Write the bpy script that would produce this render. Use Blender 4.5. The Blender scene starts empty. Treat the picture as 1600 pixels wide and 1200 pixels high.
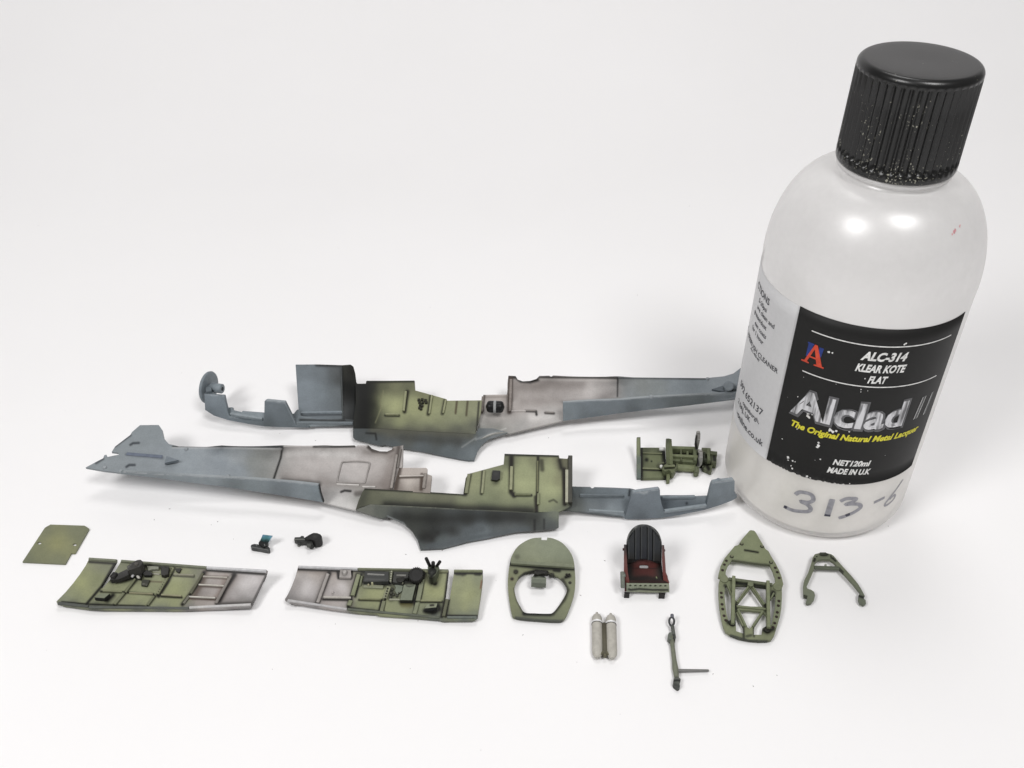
import bpy, bmesh, math, random
import numpy as np
from mathutils import Vector, Matrix
from mathutils.geometry import delaunay_2d_cdt
random.seed(7)
S = 0.001                                   # everything below is written in millimetres
scene = bpy.context.scene
COL = scene.collection

# ------------------------------------------------------------------ camera
TH, FPX, CAMH = math.radians(38.006), 1496.88, 185.222
cd = bpy.data.cameras.new('camera')
cd.sensor_width = 36.0
cd.lens = 36.0 * FPX / 1600.0
cd.clip_start = 0.005
cd.clip_end = 20
cam = bpy.data.objects.new('camera', cd)
cam.location = (0, 0, CAMH * S)
cam.rotation_euler = (math.pi / 2 - TH, 0, 0)
COL.objects.link(cam)
scene.camera = cam

# ------------------------------------------------------------------ light: room ambience and two soft lamps over the table
w = bpy.data.worlds.new('World')
scene.world = w
w.use_nodes = True
w.node_tree.nodes['Background'].inputs[0].default_value = (1.0, 0.985, 0.98, 1)
w.node_tree.nodes['Background'].inputs[1].default_value = 0.175


def area(name, loc, target, size, power, col=(1, 0.99, 0.985)):
    l = bpy.data.lights.new(name, 'AREA')
    l.shape = 'DISK'
    l.size = size
    l.energy = power
    l.color = col
    o = bpy.data.objects.new(name, l)
    o.location = loc
    o.rotation_euler = (Vector(target) - Vector(loc)).to_track_quat('-Z', 'Y').to_euler()
    COL.objects.link(o)
    return o


LG = 0.525
area('desk_lamp', (-0.40, -0.18, 0.62), (0.0, 0.25, 0), 0.24, 5.4 * LG)
area('desk_lamp', (0.22, -0.16, 0.73), (0.02, 0.25, 0), 0.24, 5.4 * LG)
area('ceiling_lamp', (0.05, 0.52, 0.95), (0.02, 0.25, 0), 0.32, 3.3 * LG)

vs = scene.view_settings
vs.view_transform = 'Standard'
vs.look = 'None'
vs.exposure = 0.0
vs.gamma = 1.0
vs.use_curve_mapping = False


# ------------------------------------------------------------------ helpers
def lin(c):
    return tuple(((v / 255) / 12.92) if v / 255 <= 0.04045 else (((v / 255) + 0.055) / 1.055) ** 2.4 for v in c)


def pig(c):
    """palette colour -> reflectance of the dry matt paint"""
    r, g, b = lin(c)
    y = 0.2126 * r + 0.7152 * g + 0.0722 * b
    green = max(0.0, (g - b) / max(g, 1e-4)) if g >= r else 0.0
    brown = r >= g >= b and r < 1.7 * b
    sat = 0.6 if brown else (0.82 if b <= r else 0.66)
    gain = ((1.08 if brown else (0.62 if r > 1.8 * g else 1.14)) - 0.26 * min(green, 0.6)) * (1 - 0.48 * math.exp(-(y / 0.06) ** 2))
    k = 1 + 0.06 * min(green / 0.5, 1)
    return tuple(min(0.9, gain * (y + (v - y) * sat)) for v in (r * k, g, b * k))


def rays(p):
    p = np.asarray(p, float).reshape(-1, 2)
    x, y = p[:, 0] - 800, 600 - p[:, 1]
    c, s = math.cos(TH), math.sin(TH)
    return np.stack([x, FPX * c + y * s, -FPX * s + y * c], 1)


def at(p, z):
    """drawing points -> table coordinates in mm at height z"""
    d = rays(p)
    z = np.broadcast_to(np.asarray(z, float), (len(d),))
    t = (z - CAMH) / d[:, 2]
    return np.stack([d[:, 0] * t, d[:, 1] * t, z], 1)


VIEW = dict(A=(290, 540, 3.4043), B=(720, 540, 3.4043), C=(120, 650, 4.0), D=(490, 680, 3.721), E=(860, 660, 5.0),
            F=(30, 800, 4.0), G=(430, 820, 4.7059), H=(770, 810, 5.0), I=(1020, 810, 4.2857), J=(960, 660, 8.889),
            K=(370, 820, 10.667), L=(80, 860, 8.889), M=(240, 860, 8.889), N=(440, 860, 10.0), O=(590, 860, 8.889),
            P=(950, 815, 9.231), Q=(1110, 820, 6.316), T=(1030, 950, 9.23))


def q(k, pts):
    x0, y0, s = VIEW[k]
    return [(x0 + p[0] / s, y0 + p[1] / s) + tuple(p[2:]) for p in pts]


def q1(k, x, y):
    return q(k, [(x, y)])[0]


def zsurf(ctrl):
    """smooth height surface through (x, y, z) control points"""
    if isinstance(ctrl, (int, float)):
        return lambda p: np.full(len(p), float(ctrl))
    c = np.array(ctrl, float)
    if len(c) < 4:
        A = np.c_[np.ones(len(c)), c[:, :2]]
        k = np.linalg.lstsq(A, c[:, 2], rcond=None)[0]
        return lambda p: k[0] + p[:, 0] * k[1] + p[:, 1] * k[2]
    X = c[:, :2] / 100
    U = lambda r2: np.where(r2 > 0, r2 * np.log(np.maximum(r2, 1e-12)), 0)
    n = len(c)
    K = U(((X[:, None] - X[None]) ** 2).sum(-1)) + np.eye(n) * 0.02
    Pm = np.c_[np.ones(n), X]
    Lm = np.block([[K, Pm], [Pm.T, np.zeros((3, 3))]])
    sol = np.linalg.lstsq(Lm, np.r_[c[:, 2], 0, 0, 0], rcond=None)[0]

    def f(p):
        Y = np.asarray(p, float) / 100
        return U(((Y[:, None] - X[None]) ** 2).sum(-1)) @ sol[:n] + np.c_[np.ones(len(Y)), Y] @ sol[n:]
    return f


def paint(p, colors, strokes=()):
    """airbrushed paint: blended colour spots, then strokes on top: pigment washes, painted shading and sheen"""
    p = np.asarray(p, float)
    if isinstance(colors, tuple):
        out = np.tile(np.array(pig(colors)), (len(p), 1))
    else:
        c = np.array([k[:2] for k in colors], float)
        v = np.array([pig(k[2]) for k in colors])
        nn = ((c[:, None] - c[None]) ** 2).sum(-1) + np.eye(len(c)) * 1e9
        d2 = ((p[:, None] - c[None]) ** 2).sum(-1) + 0.55 * (np.median(nn.min(1)) if len(c) > 1 else 4.0)
        wgt = d2 ** -2.0
        out = (wgt @ v) / wgt.sum(1)[:, None]
    for st in strokes:
        pts, wd, col, k = st[:4]
        sharp = 2
        if sum(col) < 290 and col[0] < 1.6 * col[1]:                      # dark washes and painted shade are widened past the ribs and deepened
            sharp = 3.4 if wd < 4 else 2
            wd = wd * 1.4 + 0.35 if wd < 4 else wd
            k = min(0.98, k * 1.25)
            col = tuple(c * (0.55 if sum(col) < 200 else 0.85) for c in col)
        a = np.array(pts, float)
        dm = np.full(len(p), 1e9)
        if len(a) == 1:
            dm = np.hypot(*(p - a[0]).T)
        for i in range(len(a) - 1):
            ab = a[i + 1] - a[i]
            t = np.clip(((p - a[i]) @ ab) / max(ab @ ab, 1e-9), 0, 1)
            dm = np.minimum(dm, np.hypot(*(p - a[i] - t[:, None] * ab).T))
        f = (k * np.exp(-(dm / wd) ** sharp))[:, None]
        out = out * (1 - f) + np.array(pig(col)) * f
    return out


def inside(p, poly):
    x, y = p[:, 0], p[:, 1]
    r = np.zeros(len(p), bool)
    for i in range(len(poly)):
        x1, y1 = poly[i - 1][:2]
        x2, y2 = poly[i][:2]
        if y1 == y2:
            continue
        c = ((y1 > y) != (y2 > y)) & (x < (x2 - x1) * (y - y1) / (y2 - y1) + x1)
        r ^= c
    return r


def dense(poly, step, closed=True):
    out = []
    n = len(poly)
    for i in range(n if closed else n - 1):
        a, b = np.array(poly[i][:2], float), np.array(poly[(i + 1) % n][:2], float)
        k = max(1, int(np.ceil(np.hypot(*(b - a)) / step)))
        out += [tuple(a + (b - a) * j / k) for j in range(k)]
    if not closed:
        out.append(tuple(poly[-1][:2]))
    return out


def spline(pts, k=5, closed=False):
    """Catmull-Rom curve through points"""
    P = [np.array(p, float) for p in pts]
    n = len(P)
    out = []
    for i in range(n if closed else n - 1):
        g = (lambda j: P[j % n]) if closed else (lambda j: P[min(max(j, 0), n - 1)])
        a, b, c, d = g(i - 1), g(i), g(i + 1), g(i + 2)
        for j in range(k):
            t = j / k
            out.append(tuple(0.5 * (2 * b + (c - a) * t + (2 * a - 5 * b + 4 * c - d) * t * t + (3 * b - a - 3 * c + d) * t ** 3)))
    if not closed:
        out.append(tuple(P[-1]))
    return out


# ------------------------------------------------------------------ materials
def nodes(m):
    m.use_nodes = True
    return m.node_tree.nodes, m.node_tree.links, m.node_tree.nodes['Principled BSDF']


def paint_mat(name, rough=0.5, grain=0.10, spec=0.25, metal=0.0):
    """airbrushed colour and painted shading (attribute 'paint') with fine speckle and relief"""
    m = bpy.data.materials.new(name)
    N, Lk, b = nodes(m)
    at_ = N.new('ShaderNodeAttribute'); at_.attribute_name = 'paint'
    geo = N.new('ShaderNodeTexCoord')
    n1 = N.new('ShaderNodeTexNoise'); n1.inputs['Scale'].default_value = 2600; n1.inputs['Detail'].default_value = 3
    n2 = N.new('ShaderNodeTexNoise'); n2.inputs['Scale'].default_value = 420; n2.inputs['Detail'].default_value = 4
    ad = N.new('ShaderNodeMath'); ad.operation = 'ADD'
    mr = N.new('ShaderNodeMapRange')
    mr.inputs[1].default_value = 0.6; mr.inputs[2].default_value = 1.4
    mr.inputs[3].default_value = 1 - 2 * grain; mr.inputs[4].default_value = 1 + 2 * grain
    mx = N.new('ShaderNodeVectorMath'); mx.operation = 'SCALE'
    Lk.new(geo.outputs['Object'], n1.inputs['Vector']); Lk.new(geo.outputs['Object'], n2.inputs['Vector'])
    Lk.new(n1.outputs[0], ad.inputs[0]); Lk.new(n2.outputs[0], ad.inputs[1])
    Lk.new(ad.outputs[0], mr.inputs[0])
    Lk.new(at_.outputs['Color'], mx.inputs[0]); Lk.new(mr.outputs[0], mx.inputs['Scale'])
    Lk.new(mx.outputs[0], b.inputs['Base Color'])
    b.inputs['Roughness'].default_value = rough
    b.inputs['Specular IOR Level'].default_value = spec
    b.inputs['Metallic'].default_value = metal
    bp = N.new('ShaderNodeBump'); bp.inputs['Strength'].default_value = 0.25; bp.inputs['Distance'].default_value = 0.00008
    Lk.new(n1.outputs[0], bp.inputs['Height']); Lk.new(bp.outputs[0], b.inputs['Normal'])
    return m


def plain(name, c, rough=0.5, metal=0.0, spec=0.3, pigment=False, var=1.0):
    m = bpy.data.materials.new(name)
    N, Lk, b = nodes(m)
    n1 = N.new('ShaderNodeTexNoise'); n1.inputs['Scale'].default_value = 900; n1.inputs['Detail'].default_value = 3
    tc = N.new('ShaderNodeTexCoord')
    rp = N.new('ShaderNodeValToRGB')
    l = pig(c) if pigment else lin(c)
    rp.color_ramp.elements[0].position = 0.3; rp.color_ramp.elements[1].position = 0.7
    rp.color_ramp.elements[0].color = (*[v * (1 - 0.2 * var) for v in l], 1)
    rp.color_ramp.elements[1].color = (*[min(1, v * (1 + 0.15 * var)) for v in l], 1)
    Lk.new(tc.outputs['Object'], n1.inputs['Vector']); Lk.new(n1.outputs[0], rp.inputs[0])
    Lk.new(rp.outputs[0], b.inputs['Base Color'])
    b.inputs['Roughness'].default_value = rough
    b.inputs['Metallic'].default_value = metal
    b.inputs['Specular IOR Level'].default_value = spec
    return m


MP = paint_mat('matt_airbrushed_paint', 0.5, 0.06)
MS = paint_mat('satin_dark_paint', 0.42, 0.07, 0.25)
MPAPER = bpy.data.materials.new('white_paper')
MATS = {}


def pm(c, rough=0.5, metal=0.0):
    k = (c, rough, metal)
    if k not in MATS:
        MATS[k] = plain('paint_%d_%d_%d' % c, c, rough, metal, 0.22, True, 0.6)
    return MATS[k]


# ------------------------------------------------------------------ object makers
def tag(o, label=None, cat=None, group=None, kind=None):
    for k, v in (('label', label), ('category', cat), ('group', group), ('kind', kind)):
        if v:
            o[k] = v
    return o


def thing(name, label, cat, loc, group=None):
    o = bpy.data.objects.new(name, None)
    o.empty_display_size = 0.01
    o.location = Vector(loc) * S
    COL.objects.link(o)
    return tag(o, label, cat, group, 'thing')


def root_loc(o):
    v = Vector((0, 0, 0))
    while o is not None:
        v = v + o.location
        o = o.parent
    return v


def link(name, V, F, mat, parent=None, smooth=False, col=None, sharp=None):
    """V in mm (world)"""
    me = bpy.data.meshes.new(name)
    off = np.array(root_loc(parent)) if parent else np.zeros(3)
    V = np.asarray(V, float) * S - off
    me.from_pydata(V.tolist(), [], [tuple(int(i) for i in f) for f in F])
    if col is not None:
        a = me.attributes.new('paint', 'FLOAT_COLOR', 'POINT')
        a.data.foreach_set('color', np.c_[col, np.ones(len(col))].astype(np.float32).ravel())
    me.materials.append(mat)
    if smooth is not False:
        sm = np.ones(len(me.polygons), bool) if smooth is True else np.asarray(smooth, bool)
        me.polygons.foreach_set('use_smooth', sm)
    if sharp is not None:
        ev = np.empty(len(me.edges) * 2, np.int32)
        me.edges.foreach_get('vertices', ev)
        ev = ev.reshape(-1, 2)
        sh = np.array([(min(a, b), max(a, b)) in sharp for a, b in ev.tolist()])
        at_ = me.attributes.new('sharp_edge', 'BOOLEAN', 'EDGE')
        at_.data.foreach_set('value', sh)
    me.update()
    o = bpy.data.objects.new(name, me)
    COL.objects.link(o)
    if parent:
        o.parent = parent
    return o


def sheet(name, outline, z, parent, colors, strokes=(), holes=(), thick=0.9, res=2.2, mat=None, down=False, edge=None):
    """a moulded sheet: outline and holes traced flat, heights from the surface z, real thickness, painted"""
    zf = z if callable(z) else zsurf(z)
    loops = [dense(outline, res * 1.2)] + [dense(h, res * 1.2) for h in holes]
    pts, edges = [], []
    for lp in loops:
        i0 = len(pts)
        pts += lp
        edges += [(i0 + i, i0 + (i + 1) % len(lp)) for i in range(len(lp))]
    b = np.array(pts)
    x0, y0 = b.min(0); x1, y1 = b.max(0)
    gx, gy = np.meshgrid(np.arange(x0 + res / 2, x1, res), np.arange(y0 + res / 2, y1, res))
    gx[::2] += res / 2
    g = np.c_[gx.ravel(), gy.ravel()]
    g = g[inside(g, loops[0])]
    for h in loops[1:]:
        g = g[~inside(g, h)]
    if len(g):
        keep = np.ones(len(g), bool)
        for i in range(0, len(b), 400):
            d = ((g[:, None] - b[None, i:i + 400]) ** 2).sum(-1).min(1)
            keep &= d > (0.55 * res) ** 2
        g = g[keep]
    allp = np.r_[b, g] if len(g) else b
    vo, eo, fo, _, _, _ = delaunay_2d_cdt([Vector(p) for p in allp], edges, [], 0, 1e-5)
    vo = np.array([tuple(v) for v in vo])
    fo = np.array([tuple(f) for f in fo])
    cen = vo[fo].mean(1)
    ok = inside(cen, loops[0])
    for h in loops[1:]:
        ok &= ~inside(cen, h)
    fo = fo[ok]
    used = np.unique(fo)
    remap = -np.ones(len(vo), int); remap[used] = np.arange(len(used))
    vo = vo[used]; fo = remap[fo]
    T = at(vo, zf(vo))
    # face the viewer of the drawing
    n = np.cross(T[fo[:, 1]] - T[fo[:, 0]], T[fo[:, 2]] - T[fo[:, 0]])
    tocam = np.array([0, 0, CAMH]) - T[fo].mean(1)
    flip = (n * tocam).sum(1) < 0
    fo[flip] = fo[flip][:, ::-1]
    n[flip] *= -1
    vn = np.zeros_like(T)
    for k in range(3):
        np.add.at(vn, fo[:, k], n)
    vn /= np.maximum(np.linalg.norm(vn, axis=1), 1e-9)[:, None]
    if down:
        vn = np.tile(np.array([0, 0, 1.0]), (len(T), 1))
    Bt = T - vn * thick
    Bt[:, 2] = np.maximum(Bt[:, 2], 0.03)
    m = len(T)
    cnt = {}
    for f in fo.tolist():
        for i in range(3):
            a, c = f[i], f[(i + 1) % 3]
            k = (min(a, c), max(a, c))
            cnt.setdefault(k, []).append((a, c))
    bd = [v[0] for v in cnt.values() if len(v) == 1]
    # side walls carry their own vertices so that they can be painted
    side_i = sorted({i for e in bd for i in e})
    sm = {v: 2 * m + j for j, v in enumerate(side_i)}
    sb = {v: 2 * m + len(side_i) + j for j, v in enumerate(side_i)}
    V = np.r_[T, Bt, T[side_i], Bt[side_i]] if side_i else np.r_[T, Bt]
    F = fo.tolist() + [(c + m, b_ + m, a + m) for a, b_, c in fo.tolist()]
    smooth = [True] * len(F)
    F += [(sm[a], sb[a], sb[c], sm[c]) for a, c in bd]
    smooth += [False] * len(bd)
    col = paint(vo, colors, strokes)
    ce = col[side_i] * 0.9 if edge is None else np.tile(np.array(pig(edge)), (len(side_i), 1))
    C = np.r_[col, col, ce, ce]
    return link(name, V, F, mat or MP, parent, smooth, C)


def loftpath(name, P, R, parent, mat, seg=10, col=None, flat=1.0):
    """tube along 3-D points P (mm) with radii R"""
    P = [np.array(p, float) for p in P]
    if np.isscalar(R):
        R = [R] * len(P)
    V, F = [], []
    up = np.array([0, 0, 1.0])
    for i, p in enumerate(P):
        t = P[min(i + 1, len(P) - 1)] - P[max(i - 1, 0)]
        t /= np.linalg.norm(t)
        a = np.cross(t, up)
        if np.linalg.norm(a) < 1e-3:
            a = np.array([1.0, 0, 0])
        a /= np.linalg.norm(a)
        b = np.cross(a, t)
        for k in range(seg):
            an = 2 * math.pi * k / seg
            V.append(p + R[i] * (math.cos(an) * a + math.sin(an) * b * flat))
    for i in range(len(P) - 1):
        for k in range(seg):
            F.append((i * seg + k, i * seg + (k + 1) % seg, (i + 1) * seg + (k + 1) % seg, (i + 1) * seg + k))
    F.append(tuple(range(seg))[::-1])
    F.append(tuple((len(P) - 1) * seg + k for k in range(seg)))
    o = link(name, V, F, mat, parent, [True] * (len(F) - 2) + [False] * 2,
             None if col is None else np.tile(lin(col), (len(V), 1)))
    return o


def bar(name, p0, p1, zf, parent, wd, ht, col, rough=0.5, metal=0.0, lift=0.0, bev=0.12):
    """raised rib: a bevelled bar lying on surface zf between two drawing points"""
    pts = np.array(dense([p0, p1], 8, closed=False))
    zz = (zf(pts) if callable(zf) else np.full(len(pts), float(zf))) + lift
    P = at(pts, zz)
    V, F = [], []
    n = len(P)
    for i in range(n):
        t = P[min(i + 1, n - 1)] - P[max(i - 1, 0)]
        t /= np.linalg.norm(t)
        a = np.cross(t, [0, 0, 1.0]); a /= max(np.linalg.norm(a), 1e-6)
        u = np.cross(a, t)
        h = wd / 2
        bv = min(bev, h * 0.5, ht * 0.5)
        for x, y in ((-h, -0.35), (-h, ht - bv), (-h + bv, ht), (h - bv, ht), (h, ht - bv), (h, -0.35)):
            V.append(P[i] + a * x + u * y)
    for i in range(n - 1):
        for k in range(6):
            F.append((i * 6 + k, (i + 1) * 6 + k, (i + 1) * 6 + (k + 1) % 6, i * 6 + (k + 1) % 6))
    F.append(tuple(range(6)))
    F.append(tuple((n - 1) * 6 + k for k in range(6))[::-1])
    V = np.array(V)
    V[:, 2] = np.maximum(V[:, 2], 0.03)
    return link(name, V, F, pm(col, rough, metal), parent)


def block(name, quad, ztop, parent, col, h=2.0, strokes=(), rough=None, edge=None, res=2.0):
    """solid lump with a traced top face at height ztop reaching h downwards"""
    return sheet(name, quad, ztop, parent, col, strokes, thick=h, res=res, down=True, edge=edge, mat=MS if rough else MP)


def disc(name, c, r, zf, parent, col, h=0.5, seg=16, dome=0.0, lift=0.0, rough=0.5, metal=0.0):
    """round boss standing on the surface at drawing point c; r in mm"""
    p = np.array([c[:2]], float)
    z = float(zf(p)[0]) if callable(zf) else float(zf)
    P = at(p, z + lift)[0]
    prof = [(r, -0.3), (r, h * 0.85), (r * 0.88, h), (r * 0.5, h + dome * 0.7), (0.001, h + dome)]
    V, F = [], []
    for rr, hh in prof:
        for k in range(seg):
            a = 2 * math.pi * k / seg
            V.append(P + np.array([rr * math.cos(a), rr * math.sin(a), hh]))
    for i in range(len(prof) - 1):
        for k in range(seg):
            F.append((i * seg + k, i * seg + (k + 1) % seg, (i + 1) * seg + (k + 1) % seg, (i + 1) * seg + k))
    V = np.array(V)
    V[:, 2] = np.maximum(V[:, 2], 0.03)
    return link(name, V, F, pm(col, rough, metal), parent, dome > 0)


def rod(name, a, b, za, zb, r, parent, col, rough=0.5, metal=0.0, seg=10, r2=None):
    A = at([a[:2]], za)[0]; B = at([b[:2]], zb)[0]
    d = (B - A) / max(np.linalg.norm(B - A), 1e-6)
    r2 = r if r2 is None else r2
    e = min(0.15, r * 0.5)
    return loftpath(name, [A, A + d * e, B - d * e, B], [r * 0.75, r, r2, r2 * 0.75], parent, pm(col, rough, metal), seg)


def ellip(cx, cy, rx, ry, n=20, a0=0, a1=360):
    full = abs(a1 - a0) >= 360
    return [(cx + rx * math.cos(math.radians(a0 + (a1 - a0) * k / (n if full else n - 1))),
             cy + ry * math.sin(math.radians(a0 + (a1 - a0) * k / (n if full else n - 1)))) for k in range(n)]


# ------------------------------------------------------------------ the white paper
def paper():
    N, Lk, b = nodes(MPAPER)
    tc = N.new('ShaderNodeTexCoord')
    n1 = N.new('ShaderNodeTexNoise'); n1.inputs['Scale'].default_value = 6; n1.inputs['Detail'].default_value = 5
    n2 = N.new('ShaderNodeTexNoise'); n2.inputs['Scale'].default_value = 900; n2.inputs['Detail'].default_value = 2
    rp = N.new('ShaderNodeValToRGB')
    rp.color_ramp.elements[0].position = 0.3; rp.color_ramp.elements[1].position = 0.7
    rp.color_ramp.elements[0].color = (0.872, 0.864, 0.865, 1)
    rp.color_ramp.elements[1].color = (0.90, 0.893, 0.895, 1)
    Lk.new(tc.outputs['Object'], n1.inputs['Vector']); Lk.new(tc.outputs['Object'], n2.inputs['Vector'])
    Lk.new(n1.outputs[0], rp.inputs[0])
    Lk.new(rp.outputs[0], b.inputs['Base Color'])
    b.inputs['Roughness'].default_value = 0.75
    b.inputs['Specular IOR Level'].default_value = 0.2
    bp = N.new('ShaderNodeBump'); bp.inputs['Strength'].default_value = 0.15; bp.inputs['Distance'].default_value = 0.0001
    Lk.new(n2.outputs[0], bp.inputs['Height']); Lk.new(bp.outputs[0], b.inputs['Normal'])
    prof = [(-200, 0), (0, 0), (200, 0), (380, 0)]
    Rb = 260
    for k in range(1, 25):
        a = math.radians(80 * k / 24)
        prof.append((380 + Rb * math.sin(a), Rb * (1 - math.cos(a))))
    prof.append((prof[-1][0] + 60, prof[-1][1] + 340))
    V, F = [], []
    nx = 8
    for i, (y, z) in enumerate(prof):
        for j in range(nx + 1):
            V.append((-700 + 1400 * j / nx, y, z))
    for i in range(len(prof) - 1):
        for j in range(nx):
            a = i * (nx + 1) + j
            F.append((a, a + 1, a + nx + 2, a + nx + 1))
    o = link('paper_sweep', V, F, MPAPER, None, True)
    tag(o, kind='structure')
    # dust and lint lying on the paper
    V, F = [], []
    spots = [(153, 137, 3), (203, 72, 4), (157, 143, 2), (529, 388, 2), (1077, 322, 1.4), (996, 461, 1.6), (488, 368, 1.4),
             (241, 812, 2), (330, 820, 1.4), (340, 815, 1.8), (365, 842, 1.2), (691, 860, 1.6), (907, 930, 2.2), (945, 876, 2.4),
             (817, 992, 1.6), (1114, 1053, 1.6), (1177, 1072, 1.8), (1388, 822, 1.4), (1552, 128, 2), (1214, 1055, 1.3), (857, 684, 1.6),
             (493, 688, 1.6), (265, 795, 2.4), (634, 866, 2), (524, 975, 1.2), (653, 970, 1.4), (60, 352, 1.4), (240, 155, 2.5)]
    for i in range(45):
        spots.append((random.uniform(20, 1150), random.uniform(20, 1180), random.uniform(0.5, 1.1)))
    for x, y, s in spots:
        c = at([(x, y)], 0.06)[0]
        if c[1] > 372:
            continue
        a = random.uniform(0, 6.28)
        l, wd = 0.10 * s, 0.04 * min(s, 1.6)
        i0 = len(V)
        for k in range(6):
            t = k / 5 - 0.5
            off = 0.25 * l * math.sin(t * 5 + a)
            px = c[0] + math.cos(a) * l * 2 * t - math.sin(a) * off
            py = c[1] + math.sin(a) * l * 2 * t + math.cos(a) * off
            for sgn in (-1, 1):
                V.append((px - math.sin(a) * wd * sgn, py + math.cos(a) * wd * sgn, 0.02))
                V.append((px - math.sin(a) * wd * sgn * .6, py + math.cos(a) * wd * sgn * .6, 0.02 + wd))
        for k in range(5):
            b0 = i0 + k * 4
            F += [(b0, b0 + 4, b0 + 5, b0 + 1), (b0 + 1, b0 + 5, b0 + 7, b0 + 3), (b0 + 3, b0 + 7, b0 + 6, b0 + 2)]
    d = link('lint', V, F, pm((120, 112, 108), 0.9))
    tag(d, 'tiny dark specks of lint scattered over the white paper', 'lint', kind='stuff')


paper()

# ------------------------------------------------------------------ the lacquer bottle
BX, BY, BR = 83.0, 193.355, 24.0
A0 = math.atan2(-BY, -BX)


def on_cyl(s, z, r=BR + 0.12):
    a = A0 + s / 24.12
    return (BX + r * math.cos(a), BY + r * math.sin(a), z)


def lathe(name, prof, cx, cy, mat, parent, seg=96, radial=None, smooth=True):
    V, F = [], []
    n = len(prof)
    for i, (r, z) in enumerate(prof):
        for k in range(seg):
            a = 2 * math.pi * k / seg
            rr = r if radial is None else radial(r, z, a)
            V.append((cx + rr * math.cos(a), cy + rr * math.sin(a), z))
    for i in range(n - 1):
        for k in range(seg):
            F.append((i * seg + k, i * seg + (k + 1) % seg, (i + 1) * seg + (k + 1) % seg, (i + 1) * seg + k))
    return link(name, V, F, mat, parent, smooth)


def bottle_profile(dr=0.0):
    pr = [(0.01, 1.2 + dr), (12, 1.0 + dr), (17.5, 0.3 + dr)]
    for k in range(0, 9):
        a = math.radians(-90 + 90 * k / 8)
        pr.append((19 + (5 - dr) * math.cos(a), 5 + (5 - dr) * math.sin(a)))
    for z in (12, 20, 30, 40, 50, 60, 68):
        pr.append((24 - dr, z))
    z0, z1, rn = 71.0, 93.2, 11.2
    for k in range(0, 21):
        t = math.radians(90 * k / 20)
        pr.append((rn - dr + (24.12 - rn) * abs(math.cos(t)) ** 0.94, z0 + (z1 - z0 - dr) * math.sin(t)))
    pr += [(rn - dr, 94.5), (rn - dr, 97)]
    return pr


def plastic_mat():
    """frosted wall: part of the light goes straight through, part is scattered, with a satin skin"""
    m = bpy.data.materials.new('frosted_clear_plastic')
    N, Lk, b = nodes(m)
    out = N['Material Output']
    b.inputs['Base Color'].default_value = (0.965, 0.955, 0.95, 1)
    b.inputs['IOR'].default_value = 1.5
    tc = N.new('ShaderNodeTexCoord')
    n1 = N.new('ShaderNodeTexNoise'); n1.inputs['Scale'].default_value = 110; n1.inputs['Detail'].default_value = 7
    n1.inputs['Roughness'].default_value = 0.62
    n2 = N.new('ShaderNodeTexNoise'); n2.inputs['Scale'].default_value = 22; n2.inputs['Detail'].default_value = 3
    Lk.new(tc.outputs['Object'], n1.inputs['Vector']); Lk.new(tc.outputs['Object'], n2.inputs['Vector'])
    ml = N.new('ShaderNodeMath'); ml.operation = 'MULTIPLY'
    Lk.new(n1.outputs[0], ml.inputs[0]); Lk.new(n2.outputs[0], ml.inputs[1])
    mr = N.new('ShaderNodeMapRange')
    mr.inputs[1].default_value = 0.2; mr.inputs[2].default_value = 0.42
    mr.inputs[3].default_value = 0.30; mr.inputs[4].default_value = 0.40
    Lk.new(ml.outputs[0], mr.inputs[0]); Lk.new(mr.outputs[0], b.inputs['Roughness'])
    tl = N.new('ShaderNodeBsdfTranslucent'); tl.inputs[0].default_value = (0.975, 0.968, 0.962, 1)
    m1 = N.new('ShaderNodeMixShader'); m1.inputs[0].default_value = 0.35
    Lk.new(b.outputs[0], m1.inputs[1]); Lk.new(tl.outputs[0], m1.inputs[2])
    tr = N.new('ShaderNodeBsdfTransparent'); tr.inputs[0].default_value = (0.992, 0.989, 0.986, 1)
    m2 = N.new('ShaderNodeMapRange')
    m2.inputs[1].default_value = 0.2; m2.inputs[2].default_value = 0.42
    m2.inputs[3].default_value = 0.53; m2.inputs[4].default_value = 0.63
    Lk.new(ml.outputs[0], m2.inputs[0])
    m3 = N.new('ShaderNodeMixShader')
    Lk.new(m2.outputs[0], m3.inputs[0]); Lk.new(tr.outputs[0], m3.inputs[1]); Lk.new(m1.outputs[0], m3.inputs[2])
    gl = N.new('ShaderNodeBsdfGlossy'); gl.inputs['Roughness'].default_value = 0.33
    m4 = N.new('ShaderNodeMixShader')
    m4.inputs[0].default_value = 0.10
    Lk.new(m3.outputs[0], m4.inputs[1]); Lk.new(gl.outputs[0], m4.inputs[2])
    Lk.new(m4.outputs[0], out.inputs['Surface'])
    return m


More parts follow.
